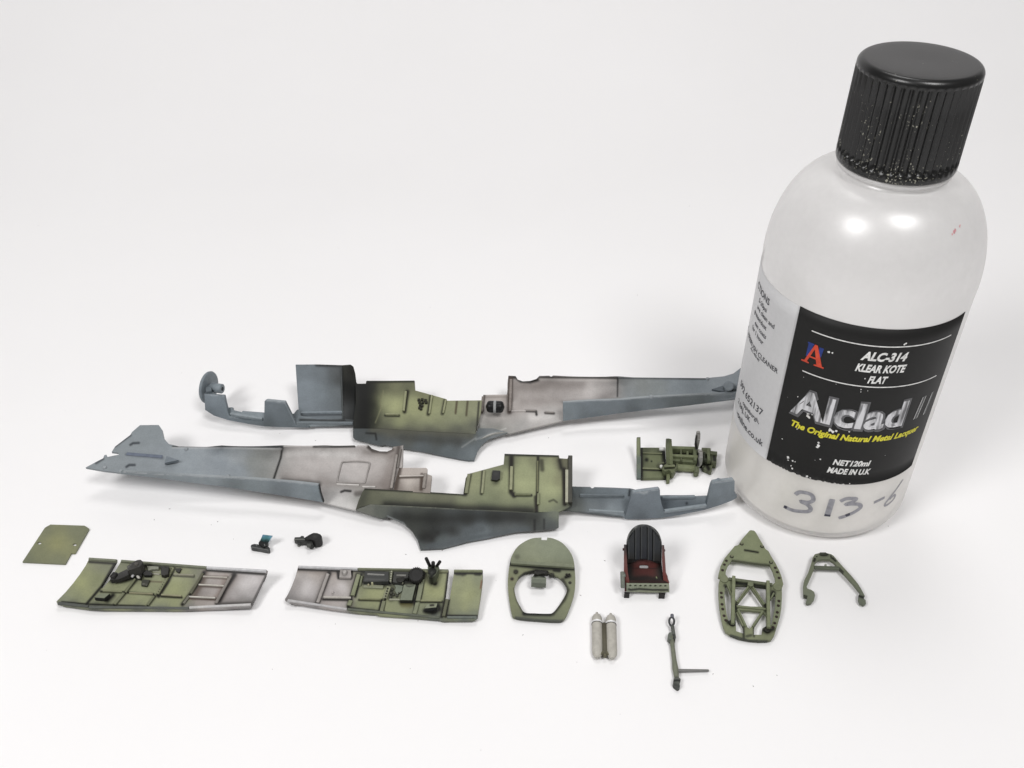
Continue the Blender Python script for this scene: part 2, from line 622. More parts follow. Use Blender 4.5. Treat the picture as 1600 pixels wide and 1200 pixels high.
def cap_mat():
    m = bpy.data.materials.new('dusty_black_plastic')
    N, Lk, b = nodes(m)
    tc = N.new('ShaderNodeTexCoord')
    vo = N.new('ShaderNodeTexNoise'); vo.inputs['Scale'].default_value = 2100; vo.inputs['Detail'].default_value = 2
    big = N.new('ShaderNodeTexNoise'); big.inputs['Scale'].default_value = 160; big.inputs['Detail'].default_value = 3
    sp = N.new('ShaderNodeSeparateXYZ')
    Lk.new(tc.outputs['Object'], vo.inputs['Vector']); Lk.new(tc.outputs['Object'], big.inputs['Vector'])
    Lk.new(tc.outputs['Object'], sp.inputs[0])
    hz = N.new('ShaderNodeMapRange')                       # paint dust sits mostly around the lower rim of the cap
    hz.inputs[1].default_value = 0.096; hz.inputs[2].default_value = 0.116
    hz.inputs[3].default_value = 0.125; hz.inputs[4].default_value = 0.02
    Lk.new(sp.outputs[2], hz.inputs[0])
    a1 = N.new('ShaderNodeMath'); a1.operation = 'ADD'
    Lk.new(vo.outputs[0], a1.inputs[0]); Lk.new(hz.outputs[0], a1.inputs[1])
    a2 = N.new('ShaderNodeMath'); a2.operation = 'MULTIPLY_ADD'; a2.inputs[1].default_value = 0.35
    Lk.new(big.outputs[0], a2.inputs[0]); Lk.new(a1.outputs[0], a2.inputs[2])
    th = N.new('ShaderNodeMapRange')
    th.inputs[1].default_value = 0.94; th.inputs[2].default_value = 0.99
    Lk.new(a2.outputs[0], th.inputs[0])
    mx = N.new('ShaderNodeMix'); mx.data_type = 'RGBA'
    mx.inputs[6].default_value = (0.0075, 0.0075, 0.0075, 1)
    mx.inputs[7].default_value = (0.34, 0.33, 0.27, 1)
    Lk.new(th.outputs[0], mx.inputs[0]); Lk.new(mx.outputs[2], b.inputs['Base Color'])
    b.inputs['Roughness'].default_value = 0.30
    b.inputs['Specular IOR Level'].default_value = 0.5
    n3 = N.new('ShaderNodeTexNoise'); n3.inputs['Scale'].default_value = 3500
    Lk.new(tc.outputs['Object'], n3.inputs['Vector'])
    bp = N.new('ShaderNodeBump'); bp.inputs['Strength'].default_value = 0.2; bp.inputs['Distance'].default_value = 0.00005
    Lk.new(n3.outputs[0], bp.inputs['Height']); Lk.new(bp.outputs[0], b.inputs['Normal'])
    return m


def cyl_patch(name, s0, s1, z0, z1, r, mat, parent, ds=0.8, wob=None, th=0.08):
    """curved label: front and back faces"""
    ns = max(2, int((s1 - s0) / ds)); nz = 12
    V, F = [], []
    for rr in (r, r - th):
        for j in range(nz + 1):
            for i in range(ns + 1):
                s = s0 + (s1 - s0) * i / ns
                z = z0 + (z1 - z0) * j / nz
                if wob and j == 0:
                    z += wob(s)
                V.append(on_cyl(s, z, rr))
    n1 = (ns + 1) * (nz + 1)
    idx = lambda i, j, k: k * n1 + j * (ns + 1) + i
    for j in range(nz):
        for i in range(ns):
            F.append((idx(i, j, 0), idx(i + 1, j, 0), idx(i + 1, j + 1, 0), idx(i, j + 1, 0)))
            F.append((idx(i, j, 1), idx(i, j + 1, 1), idx(i + 1, j + 1, 1), idx(i + 1, j, 1)))
    for i in range(ns):
        for j in (0, nz):
            F.append((idx(i, j, 0), idx(i + 1, j, 0), idx(i + 1, j, 1), idx(i, j, 1)))
    for j in range(nz):
        for i in (0, ns):
            F.append((idx(i, j, 0), idx(i, j + 1, 0), idx(i, j + 1, 1), idx(i, j, 1)))
    return link(name, V, F, mat, parent, True)


def flat_print(name, polys, r, mat, parent):
    """printed shapes given as polygons in label millimetres, wrapped round the bottle"""
    V, F = [], []
    for poly in polys:
        i0 = len(V)
        V += [on_cyl(s, z, r) for s, z in poly]
        F.append(tuple(range(i0, i0 + len(poly))))
    return link(name, V, F, mat, parent)


def ribbon(name, pts, wd, r, mat, parent, nearest=None):
    pts = spline(pts, 6)
    V, F = [], []
    n = len(pts)
    for i in range(n):
        a, b = np.array(pts[max(i - 1, 0)]), np.array(pts[min(i + 1, n - 1)])
        t = (b - a) / max(np.linalg.norm(b - a), 1e-6)
        k = wd * (0.5 if 0 < i < n - 1 else 0.38)
        for sg in (1, -1):
            V.append(on_cyl(pts[i][0] - t[1] * k * sg, pts[i][1] + t[0] * k * sg, r))
    for i in range(n - 1):
        F.append((2 * i, 2 * i + 1, 2 * i + 3, 2 * i + 2))
    return link(name, V, F, mat, parent, True)


def letters(text, s0, z0, h, mat, parent, s1=None, right=None, shear=0.0, bold=0.0, r=BR + 0.2, name='lettering', curve=0.0):
    """print text on the label: baseline z0, letter height h, from s0 to s1 (or ending at right)"""
    cu = bpy.data.curves.new('print', 'FONT')
    cu.body = text
    cu.size = 1.0
    cu.shear = shear
    cu.offset = bold
    cu.resolution_u = 3
    ob = bpy.data.objects.new('print', cu)
    COL.objects.link(ob)
    me = ob.to_mesh()
    V = np.array([v.co[:] for v in me.vertices])
    F = [tuple(p.vertices) for p in me.polygons]
    ob.to_mesh_clear()
    bpy.data.objects.remove(ob)
    bpy.data.curves.remove(cu)
    k = h / 0.72
    x = V[:, 0]
    x = x - x.min()
    kx = k if s1 is None else (s1 - s0) / x.max()
    x = x * kx
    if right is not None:
        x = x - x.max() + right
    else:
        x = x + s0
    return link(name, [on_cyl(a, z0 + b * k, r) for a, b in zip(x, V[:, 1])], F, mat, parent)


def bottle():
    t = thing('lacquer_bottle', 'frosted plastic lacquer bottle with black ribbed screw cap and black label', 'bottle', (BX, BY, 0))
    MPL = plastic_mat()
    out = bottle_profile()
    inn = bottle_profile(0.9)
    prof = out
    body = lathe('body', prof, BX, BY, MPL, t, 128)
    # liquid
    lq = bpy.data.materials.new('milky_lacquer')
    N, Lk, b = nodes(lq)
    tc = N.new('ShaderNodeTexCoord'); n1 = N.new('ShaderNodeTexNoise'); n1.inputs['Scale'].default_value = 40
    rp = N.new('ShaderNodeValToRGB')
    rp.color_ramp.elements[0].color = (0.965, 0.935, 0.86, 1); rp.color_ramp.elements[1].color = (0.98, 0.955, 0.895, 1)
    Lk.new(tc.outputs['Object'], n1.inputs['Vector']); Lk.new(n1.outputs[0], rp.inputs[0]); Lk.new(rp.outputs[0], b.inputs['Base Color'])
    b.inputs['Roughness'].default_value = 0.35
    b.inputs['Subsurface Weight'].default_value = 0.0
    b.inputs['Subsurface Radius'].default_value = (0.010, 0.009, 0.008)
    b.inputs['Subsurface Scale'].default_value = 0.6
    pr = [p for p in bottle_profile(1.05) if p[1] < 33]
    pr += [(22.95, 33.0), (22.4, 32.6), (0.01, 32.5)]
    lathe('liquid', pr, BX, BY, lq, t, 96)
    # cap
    nr = 44

    def rad(r, z, a):
        if r > 12.3 and 97.7 < z < 115.6:
            f = (a * nr / (2 * math.pi)) % 1.0
            return r - 0.75 * abs(2 * f - 1) ** 1.1
        return r
    cp = [(11.9, 98.2), (11.9, 95.9), (12.45, 95.7), (12.6, 96.1), (12.62, 97.6), (12.6, 97.8), (12.6, 99), (12.55, 104), (12.5, 110), (12.45, 115.3), (12.42, 115.7)]
    for k in range(1, 9):
        a = math.radians(90 * k / 8)
        cp.append((11.0 + 1.42 * math.cos(a), 116.0 + 1.5 * math.sin(a)))
    cp += [(9.5, 117.55), (5, 117.5), (0.01, 117.45)]
    cap = lathe('cap', cp, BX, BY, cap_mat(), t, nr * 8, rad)
    # clear neck ring under the cap
    lathe('neck_ring', [(11.15, 94.3), (11.9, 94.3), (12.1, 94.5), (12.1, 95.2), (11.9, 95.4), (11.15, 95.4)], BX, BY, MPL, t, 96)
    # labels
    lb = bpy.data.materials.new('black_label')
    N, Lk, b = nodes(lb)
    tc = N.new('ShaderNodeTexCoord')
    n1 = N.new('ShaderNodeTexNoise'); n1.inputs['Scale'].default_value = 420; n1.inputs['Detail'].default_value = 4
    n2 = N.new('ShaderNodeTexNoise'); n2.inputs['Scale'].default_value = 45; n2.inputs['Detail'].default_value = 5
    ad = N.new('ShaderNodeMath'); ad.operation = 'MULTIPLY_ADD'; ad.inputs[1].default_value = 0.6
    th = N.new('ShaderNodeMapRange'); th.inputs[1].default_value = 1.10; th.inputs[2].default_value = 1.12
    mx = N.new('ShaderNodeMix'); mx.data_type = 'RGBA'
    rp = N.new('ShaderNodeValToRGB')
    rp.color_ramp.elements[0].color = (0.009, 0.009, 0.0088, 1); rp.color_ramp.elements[1].color = (0.018, 0.0175, 0.017, 1)
    for n in (n1, n2):
        Lk.new(tc.outputs['Object'], n.inputs['Vector'])
    Lk.new(n2.outputs[0], rp.inputs[0])
    Lk.new(n2.outputs[0], ad.inputs[0]); Lk.new(n1.outputs[0], ad.inputs[2])
    Lk.new(ad.outputs[0], th.inputs[0]); Lk.new(th.outputs[0], mx.inputs[0])
    Lk.new(rp.outputs[0], mx.inputs[6]); mx.inputs[7].default_value = (0.7, 0.69, 0.67, 1)
    Lk.new(mx.outputs[2], b.inputs['Base Color'])
    b.inputs['Roughness'].default_value = 0.5
    b.inputs['Specular IOR Level'].default_value = 0.22
    gl = plain('silver_label', (208, 208, 209), 0.45, 0.05, var=0.12)
    white = plain('white_print', (226, 226, 224), 0.5)
    chrome = bpy.data.materials.new('chrome_print')
    N, Lk, b = nodes(chrome)
    tc = N.new('ShaderNodeTexCoord'); mp = N.new('ShaderNodeMapping'); mp.inputs['Scale'].default_value = (900, 900, 120)
    n1 = N.new('ShaderNodeTexNoise'); n1.inputs['Scale'].default_value = 1.0; n1.inputs['Detail'].default_value = 3
    rp = N.new('ShaderNodeValToRGB')
    rp.color_ramp.elements[0].position = 0.36; rp.color_ramp.elements[1].position = 0.56
    rp.color_ramp.elements[0].color = (0.12, 0.12, 0.125, 1); rp.color_ramp.elements[1].color = (0.66, 0.66, 0.68, 1)
    Lk.new(tc.outputs['Object'], mp.inputs[0]); Lk.new(mp.outputs[0], n1.inputs['Vector'])
    Lk.new(n1.outputs[0], rp.inputs[0]); Lk.new(rp.outputs[0], b.inputs['Base Color'])
    b.inputs['Roughness'].default_value = 0.45
    grey_edge = plain('grey_print', (96, 96, 98), 0.5)
    yellow = plain('yellow_print', (214, 206, 60), 0.5)
    red = plain('red_print', (205, 74, 50), 0.5)
    blue = plain('blue_print', (38, 58, 128), 0.5)
    dark = plain('dark_print', (66, 66, 72), 0.6)
    rng = random.Random(3)
    jag = {}

    def wob(s):
        k = round(s, 1)
        if k not in jag:
            jag[k] = 0.0 if rng.random() < 0.6 else rng.uniform(0, 0.35)
        return jag[k] if s < 8 else 0.0
    front = cyl_patch('front_label', -12.0, 28.6, 21.75, 67.75, BR + 0.12, lb, t, 0.4, wob)
    side = cyl_patch('side_label', -40.0, -12.0, 21.6, 67.6, BR + 0.10, gl, t)
    side['label'] = 'silver grey side label with black small print'
    r1 = BR + 0.19
    for z, a, b_ in ((63.2, -8.0, 25.0), (52.05, -8.0, 24.6)):
        ribbon('rule_line', [(a + (b_ - a) * k / 20, z) for k in range(21)], 0.28, r1, white, front)
    letters('ALC-314', 3.6, 59.35, 2.25, white, front, s1=13.7, shear=0.25, bold=0.045)
    letters('KLEAR KOTE', 3.1, 56.15, 2.05, white, front, s1=14.2, shear=0.25, bold=0.042)
    letters('FLAT', 6.4, 53.15, 1.95, white, front, s1=10.7, shear=0.25, bold=0.042)
    # emblem: red serif A over a blue ghost
    def serif_A(dx, dz, k):
        P = [[(0.0, 0), (1.9, 0), (1.9, .35), (1.35, .45), (2.75, 5.0), (2.35, 5.6), (.7, .5), (0, .35)],
             [(2.35, 5.6), (3.0, 5.6), (5.0, .45), (5.45, .35), (5.45, 0), (3.1, 0), (3.1, .35), (3.7, .45), (2.45, 4.6)],
             [(1.55, 1.75), (3.5, 1.75), (3.35, 2.2), (1.7, 2.2)]]
        return [[(dx + x * k, dz + y * k) for x, y in p] for p in P]
    flat_print('emblem', [[(-8.0, 56.3), (-6.9, 56.3), (-6.9, 60.1), (-8.0, 60.1)], [(-5.4, 57.3), (-4.6, 57.3), (-4.4, 59.8), (-5.4, 59.8)],
                          [(-8.2, 59.7), (-6.7, 59.7), (-6.7, 60.1), (-8.2, 60.1)]], BR + 0.17, blue, front)
    flat_print('emblem', serif_A(-8.8, 54.6, 0.98), BR + 0.21, red, front)
    letters('Alclad', -8.9, 39.5, 8.0, grey_edge, front, s1=18.6, shear=0.0, bold=0.06, r=BR + 0.17)
    letters('Alclad', -8.6, 39.9, 7.4, chrome, front, s1=18.0, shear=0.0, bold=0.028, r=BR + 0.22)
    for a in (21.3, 22.3, 24.6):
        ribbon('numeral_stroke', [(a, 40.3), (a + .4, 43.5), (a + .8, 46.8)], 0.16, BR + 0.22, white, front)
    ribbon('numeral_stroke', [(21.8, 40.3), (22.2, 43.5), (22.5, 46.8)], 0.6, BR + 0.18, grey_edge, front)
    ribbon('numeral_stroke', [(25.1, 40.3), (25.5, 43.5), (25.8, 46.8)], 0.6, BR + 0.18, grey_edge, front)
    letters('The Original Natural Metal Lacquer', -7.7, 35.8, 1.75, yellow, front, s1=24.4, shear=0.25, bold=0.042)
    letters('NET120ml', 3.9, 27.95, 1.7, white, front, s1=12.8, shear=0.2, bold=0.042)
    letters('MADE IN U.K', 3.1, 25.2, 1.75, white, front, s1=13.4, shear=0.2, bold=0.042)
    # chips out of the black label
    chips = []
    for s, z, k in ((-7.6, 44.6, .3), (-3.4, 41.2, .35), (4.6, 40.2, .5), (9.2, 40.4, .45), (12.6, 41.0, .3), (1.3, 38.2, 1.0), (2.0, 37.9, .8), (2.7, 38.3, .6), (-.4, 33.6, .55), (-.2, 32.8, .8), (-.5, 32.2, .6), (-6.5, 26.0, .75), (-6.3, 25.2, .4),
                    (-5.2, 25.6, .45), (-4.6, 25.6, .35), (-5.3, 23.9, .4), (-4.9, 23.2, .45), (-1, 22.4, .6), (-.2, 22.2, .4), (.9, 28.8, .45), (-.2, 28.1, .15), (-9, 30.6, .3),
                    (12, 63.9, .5), (12.3, 64.1, .4), (-3.2, 59.4, .6), (-2.4, 59.5, .5), (5.5, 51.2, .3), (5.6, 50.5, .25), (7, 51, .2), (9.1, 22.2, .3), (5.6, 38.6, .4),
                    (16, 30.8, .15), (-7.3, 50.5, .15), (0, 51.5, .15), (-6, 35.5, .3), (5.7, 54.3, .3)):
        n = 9
        chips.append([(s + k * 0.55 * rng.uniform(.55, 1.2) * math.cos(6.283 * i / n), z + k * 0.6 * rng.uniform(.5, 1.2) * math.sin(6.283 * i / n)) for i in range(n)])
    flat_print('chipped_spots', chips, BR + 0.25, white, front)
    # fine print on the side label
    for txt, e, z, h in (('CTIONS', -21.5, 62.3, 1.75), ('5-20psi', -22.0, 60.0, 1.25), ('are clean and', -18.0, 58.0, 1.25), ('grease/dust', -20.7, 55.8, 1.25),
                         ('een coats', -20.2, 53.6, 1.25), ('for 1 hour', -20.8, 51.5, 1.25), ('C  AIRBRUSH CLEANER', -14.1, 47.5, 1.35), ('ALC-400-60', -21.0, 46.4, 0.8),
                         ('592 652137', -16.0, 33.0, 2.0), ('oppisburgh,', -16.5, 30.2, 1.3), ('2 0AJ, UK', -19.9, 28.0, 1.5), ('-online.co.uk', -13.9, 24.6, 1.9)):
        letters(txt, 0, z, h, dark, side, right=e, r=BR + 0.17, bold=0.012)
    # marker pen numbers
    ink = plain('marker_ink', (150, 150, 156), 0.5)
    ink2 = plain('marker_ink_dense', (72, 72, 84), 0.5)
    r2 = BR + 0.05
    hand = [([(-2.7, 15.2), (-1.6, 16.6), (.9, 16.8), (1.8, 15.2), (.9, 14.0), (-1.0, 13.6), (.6, 13.2), (1.7, 12.2), (1.4, 11.0), (-.4, 10.3), (-2.6, 9.8), (-4.6, 10.0)], 1.15),
            ([(6.2, 16.5), (6.15, 13.5), (6.1, 10.6)], 1.5),
            ([(8.2, 15.9), (9.6, 16.9), (11.9, 16.8), (11.4, 15.8), (9.8, 14.9), (11.5, 15.0), (13.3, 14.6), (13.9, 13.4), (12.6, 12.0), (10.8, 10.9), (9.0, 10.0)], 1.15),
            ([(17.4, 14.3), (19.0, 14.7), (20.6, 15.0)], 1.0),
            ([(26.2, 18.4), (24.6, 16.2), (22.7, 14.0), (21.6, 12.3), (22.2, 11.4), (24.0, 11.8), (25.0, 12.9), (24.2, 14.0), (22.8, 13.2)], 0.8)]
    for pts, wd in hand:
        ribbon('marker_stroke', pts, wd, r2, ink, body)
    ribbon('marker_stroke', [(-4.7, 10.0), (-4.3, 9.95), (-3.9, 9.9)], 0.95, r2 + 0.04, ink2, body)
    ribbon('marker_stroke', [(6.12, 11.1), (6.1, 10.7), (6.1, 10.4)], 1.5, r2 + 0.04, ink2, body)
    ribbon('marker_stroke', [(11.6, 11.5), (11.0, 11.2), (10.6, 10.9)], 0.9, r2 + 0.04, ink2, body)
    # red smear of paint on the shoulder
    red2 = plain('red_smear', (204, 150, 154), 0.6)
    polys = []
    for s, z, k in ((20.4, 88.0, .38), (20.9, 88.25, .34), (22.7, 88.6, .24), (19.7, 87.7, .22), (23.0, 88.8, .16)):
        rr = np.interp(z, [p[1] for p in out if p[1] > 60], [p[0] for p in out if p[1] > 60])
        sl = 0.9
        polys.append([(s + k * math.cos(i), z + k * math.sin(i) * sl) for i in np.arange(0, 6.2, 0.7)])
    V, F = [], []
    oz = [p[1] for p in out if p[1] > 60]; orr = [p[0] for p in out if p[1] > 60]
    for poly in polys:
        i0 = len(V)
        V += [on_cyl(s, z, np.interp(z, oz, orr) + 0.06) for s, z in poly]
        F.append(tuple(range(i0, i0 + len(poly))))
    link('red_smear', V, F, red2, body)


bottle()

# colours (as mixed on the palette)
GREEN, GREEN2, GDK, GSH = (140, 149, 100), (122, 131, 90), (74, 80, 62), (98, 106, 76)
GREY, GREYD, GREYL = (118, 129, 136), (92, 103, 111), (138, 146, 151)
BROWN, BROWNL, BROWND = (164, 156, 152), (190, 184, 180), (112, 102, 97)
SOOT, WASH, BLACK = (46, 48, 44), (52, 44, 36), (38, 39, 38)
RIBL = (150, 152, 138)


def wash_or_shading(k, pts, wd=1.4, col=WASH, s=0.85):  # one stroke
    return (q(k, pts), wd, col, s)


# ------------------------------------------------------------------ fuselage half with the free tail fin
def near_half():
    t = thing('fuselage_half', 'model fuselage half with its grey tail fin and pointed tail lying free', 'model part', at([(560, 800)], 0)[0], 'fuselage halves of the model aircraft')
    # rear shell
    out = q('C', [(55, 322), (120, 287), (165, 264), (172, 244), (186, 242), (192, 256), (228, 248), (262, 242), (258, 229), (218, 224), (240, 190), (335, 118), (345, 100), (395, 57), (512, 56),
                  (532, 85), (545, 140), (575, 175), (640, 190), (800, 193), (1000, 192), (1285, 194)])
    out += q('D', [(0, 68), (120, 68), (235, 65), (245, 72), (255, 66), (320, 66), (335, 84), (380, 97), (425, 97), (455, 84), (460, 70), (490, 65), (520, 60), (516, 180), (480, 250), (450, 330), (300, 345), (270, 432), (240, 434), (65, 393), (10, 372)])
    out += q('C', [(1500, 522), (1340, 494), (1100, 458), (900, 428), (700, 404), (500, 376), (290, 356), (170, 342)])
    zc = q('C', [(55, 322, 9), (230, 330, 8.8), (250, 230, 9.3), (400, 60, 9.6), (510, 60, 9.6), (450, 260, 9.0), (600, 190, 9.6), (600, 260, 8.2), (600, 360, 7.4), (900, 192, 10), (900, 215, 7.8), (900, 300, 5.8),
                 (900, 425, 5.0), (1285, 195, 10), (1285, 218, 7.2), (1285, 300, 4.6), (1285, 480, 3.2)])
    zc += q('D', [(300, 66, 10), (300, 100, 7.6), (300, 200, 4.6), (300, 340, 3.4), (510, 70, 10), (500, 200, 5.5), (450, 330, 4.2), (200, 420, 3.0), (60, 390, 2.8), (60, 68, 10), (60, 95, 7.4), (60, 200, 4.6), (60, 300, 3.6)])
    zr = zsurf(zc)
    cols = q('C', [(150, 310, (124, 133, 138)), (300, 200, (122, 131, 136)), (430, 110, (120, 130, 135)), (500, 300, (123, 132, 138)), (700, 280, (128, 138, 145)), (900, 290, (126, 136, 144)), (1000, 230, (132, 139, 143)),
                   (1020, 340, (124, 134, 142)), (1100, 300, (116, 121, 117)), (1180, 260, (122, 125, 121)), (1180, 360, (118, 122, 119)), (1240, 350, (132, 133, 129)), (1255, 260, (136, 138, 136)),
                   (1310, 250, (172, 165, 160)), (1290, 350, (150, 142, 138)), (1400, 240, (184, 176, 172)), (1400, 360, (166, 158, 154)), (1560, 300, (170, 162, 158)), (1560, 450, (150, 143, 140))])
    cols += q('D', [(60, 150, (172, 164, 160)), (60, 250, (158, 150, 146)), (100, 110, (186, 180, 175)), (240, 110, (182, 174, 170)), (240, 220, (178, 170, 166)), (380, 200, (170, 161, 156)), (420, 130, (176, 168, 162)), (400, 270, (150, 140, 134)),
                    (200, 330, (160, 156, 154)), (120, 340, (172, 170, 168)), (150, 405, (196, 194, 190)), (220, 420, (196, 194, 190)), (260, 370, (128, 130, 122))])
    st = [wash_or_shading('C', [(1285, 200), (1275, 260), (1230, 396)], 1.1, SOOT, .95), wash_or_shading('C', [(600, 195), (1000, 197), (1280, 205)], 1.6, (205, 205, 205), .5),
          wash_or_shading('C', [(600, 190), (1000, 190), (1285, 194)], .9, (70, 74, 76), .8),
          wash_or_shading('D', [(0, 68), (120, 68), (240, 66)], 1.0, (80, 74, 70), .8), wash_or_shading('D', [(320, 70), (345, 92), (425, 100), (460, 84)], 2.0, (90, 80, 74), .8),
          wash_or_shading('D', [(495, 70), (470, 220), (445, 318)], 5.0, (96, 82, 74), .75), wash_or_shading('D', [(250, 340), (440, 322)], 3.0, (80, 70, 62), .6),
          wash_or_shading('D', [(40, 270), (250, 300), (400, 290)], 9, (120, 110, 103), .55), wash_or_shading('D', [(40, 105), (240, 115)], 6, (214, 210, 206), .55), wash_or_shading('C', [(1320, 235), (1560, 225)], 6, (214, 210, 206), .55), wash_or_shading('C', [(1300, 380), (1450, 400)], 6, (126, 117, 111), .5), wash_or_shading('D', [(460, 90), (420, 300)], 9, (120, 106, 97), .6), wash_or_shading('D', [(300, 100), (450, 120)], 4, (130, 118, 110), .5), wash_or_shading('D', [(160, 330), (180, 322), (215, 325)], 1.2, SOOT, .8),  # broad strokes paint the shell's gradient: pale highlight bands, darker brown shading
          wash_or_shading('C', [(310, 240), (535, 262)], 1.6, (84, 94, 110), .5), wash_or_shading('C', [(335, 180), (352, 170), (388, 168)], 1.2, (70, 78, 88), .8),
          wash_or_shading('C', [(310, 318), (328, 306), (362, 306)], 1.2, (70, 78, 88), .8), wash_or_shading('C', [(240, 188), (335, 120)], 1.3, (80, 88, 96), .8),
          wash_or_shading('C', [(120, 295), (165, 268)], 1.2, (84, 92, 98), .8), wash_or_shading('C', [(1290, 405), (1510, 425)], 3.5, (88, 84, 80), .6)]
    sh = sheet('rear_shell', out, zr, t, cols, st, thick=0.6, res=1.5)
    # belly side
    bo = q('C', [(275, 347), (500, 358), (750, 375), (940, 384), (1240, 402), (1515, 430), (1524, 480), (1545, 541), (1340, 506), (1100, 470), (900, 440), (700, 415), (500, 387), (275, 363)])
    bz = q('C', [(275, 347, 9.2), (275, 363, 8.6), (700, 371, 9.8), (700, 415, 7.2), (940, 384, 10), (940, 415, 8.9), (940, 445, 6.6), (1240, 402, 10), (1240, 445, 8.4), (1240, 490, 5.3), (1515, 430, 10), (1520, 480, 7.9), (1545, 541, 4.0)])
    sheet('belly_side', bo, bz, t, q('C', [(350, 355, (112, 122, 127)), (800, 390, (122, 133, 139)), (1100, 420, (116, 128, 133)), (1400, 460, (120, 132, 139)), (1500, 500, (112, 126, 133)), (1000, 455, (98, 108, 112)), (1300, 500, (96, 106, 112))]),
          [wash_or_shading('C', [(290, 350), (750, 377), (940, 386), (1240, 404), (1515, 432)], .8, (170, 176, 180), .6), wash_or_shading('C', [(1515, 430), (1524, 480), (1545, 541)], 1.0, SOOT, .9)], thick=0.8, res=1.8)  # pale stroke along the rim is a painted edge highlight
    # slots and locating pins in the fin
    bar('slot', q1('C', 312, 236), q1('C', 535, 254), zr, sh, 1.1, 0.12, (92, 103, 122))
    for x, y in ((685, 208), (945, 378), (175, 325), (278, 348)):
        disc('locating_pin', q1('C', x, y), 0.5, zr, sh, GREYL, 0.4, 10, .2)
    sheet('tail_plug', q('C', [(560, 250), (635, 274), (550, 293)]), zsurf(q('C', [(560, 250, 9.4), (635, 274, 9.2), (550, 293, 9.2)])), sh, (106, 117, 126), thick=.8, res=1.5)
    # interior ribs of the rear shell
    for a, b_, wd, c in (((486, 112), (452, 312), 0.7, (150, 140, 132)), ((508, 80), (490, 190), .6, (120, 112, 104)), ((135, 288), (265, 294), .45, (196, 190, 184)), ((285, 303), (360, 304), .45, (190, 184, 178))):
        bar('rib', q1('D', *a), q1('D', *b_), zr, sh, wd, 0.45, c)
    fr = spline(q('D', [(175, 156), (250, 152), (318, 158), (325, 175), (312, 225), (300, 270), (285, 279), (215, 276), (145, 274), (138, 262), (150, 210), (162, 165)]), 4, True)
    P = at([p[:2] for p in fr], zr(np.array([p[:2] for p in fr])) + 0.1)
    loftpath('hatch_rim', list(P) + [P[0]], 0.24, sh, pm((150, 143, 138)), 8)
    # cockpit wall
    wo = q('D', [(245, 432), (262, 380), (282, 334), (297, 309), (680, 331), (870, 343), (884, 250), (900, 225), (1105, 170), (1110, 108), (1425, 117), (1430, 134), (1475, 137), (1484, 120), (1505, 120), (1503, 405), (1452, 432), (1425, 446),
                 (1290, 446), (1100, 438), (800, 424), (500, 408), (330, 400), (270, 420)])
    wz = q('D', [(250, 430, 3.2), (300, 310, 5.0), (680, 331, 5.6), (870, 343, 6.4), (890, 240, 8.6), (1105, 172, 9.6), (1110, 108, 10.4), (1425, 117, 10.4), (1500, 120, 10.4), (1500, 250, 7.5), (1500, 400, 5.2), (1290, 250, 7.2), (1290, 340, 5.6),
                 (1290, 446, 4.4), (1000, 340, 6.2), (1000, 250, 8.0), (800, 424, 4.4), (500, 408, 4.2), (330, 400, 3.8), (1420, 446, 4.2)])
    zw = zsurf(wz)
    wc = q('D', [(280, 370, (84, 88, 68)), (330, 330, (92, 96, 74)), (450, 345, (102, 106, 82)), (450, 395, (78, 83, 68)), (600, 360, (112, 116, 88)), (600, 405, (80, 85, 70)), (760, 380, (104, 108, 82)), (760, 420, (66, 71, 62)), (880, 390, (116, 124, 90)),
                 (930, 280, (134, 142, 100)), (1000, 370, (118, 128, 90)), (1060, 200, (118, 126, 92)), (1130, 150, (90, 96, 70)), (1120, 250, (140, 150, 104)), (1220, 200, (140, 150, 104)), (1220, 290, (152, 162, 112)), (1220, 380, (124, 134, 94)),
                 (1220, 430, (78, 84, 68)), (1300, 140, (112, 118, 84)), (1380, 200, (146, 156, 108)), (1380, 320, (152, 162, 112)), (1380, 400, (128, 138, 96)), (1400, 435, (96, 104, 84)), (1440, 170, (96, 96, 70)), (1440, 260, (126, 130, 92)), (1490, 200, (72, 74, 62)), (1490, 400, (84, 90, 74)), (1000, 425, (74, 80, 66))])
    ws = [wash_or_shading('D', [(420, 405), (760, 418), (1000, 430), (1270, 440)], 7, (52, 53, 48), .7), wash_or_shading('D', [(270, 420), (300, 330)], 8, (70, 74, 62), .5), wash_or_shading('D', [(1150, 130), (1148, 330), (1165, 350)], 3.0, (58, 52, 38), .8), wash_or_shading('D', [(1305, 130), (1300, 330), (1296, 445)], 1.6, (60, 54, 38), .8), wash_or_shading('D', [(1325, 150), (1330, 200)], 2.5, (70, 62, 44), .6),
          wash_or_shading('D', [(1165, 350), (1265, 350)], 1.6, SOOT, .85), wash_or_shading('D', [(985, 205), (975, 340)], 1.8, (66, 66, 46), .7), wash_or_shading('D', [(905, 225), (880, 340)], 3.0, (60, 60, 44), .8), wash_or_shading('D', [(1455, 200), (1460, 400)], 2.6, (74, 50, 40), .85),
          wash_or_shading('D', [(1430, 145), (1440, 190)], 4.0, (62, 58, 42), .8), wash_or_shading('D', [(1495, 140), (1495, 400)], 2.6, (56, 58, 52), .8), wash_or_shading('D', [(1115, 112), (1420, 120)], 1.6, (66, 70, 54), .8), wash_or_shading('D', [(300, 312), (680, 334), (870, 346)], 1.2, (70, 70, 56), .7),
          wash_or_shading('D', [(1290, 360), (1296, 445)], 2.0, (70, 60, 44), .7), wash_or_shading('D', [(1370, 385), (1395, 375), (1415, 390)], 1.0, (80, 84, 62), .7), wash_or_shading('D', [(1060, 270)], 5.0, (70, 74, 54), .6)]
    wall = sheet('cockpit_wall', wo, zw, t, wc, ws, thick=0.7, res=1.4)
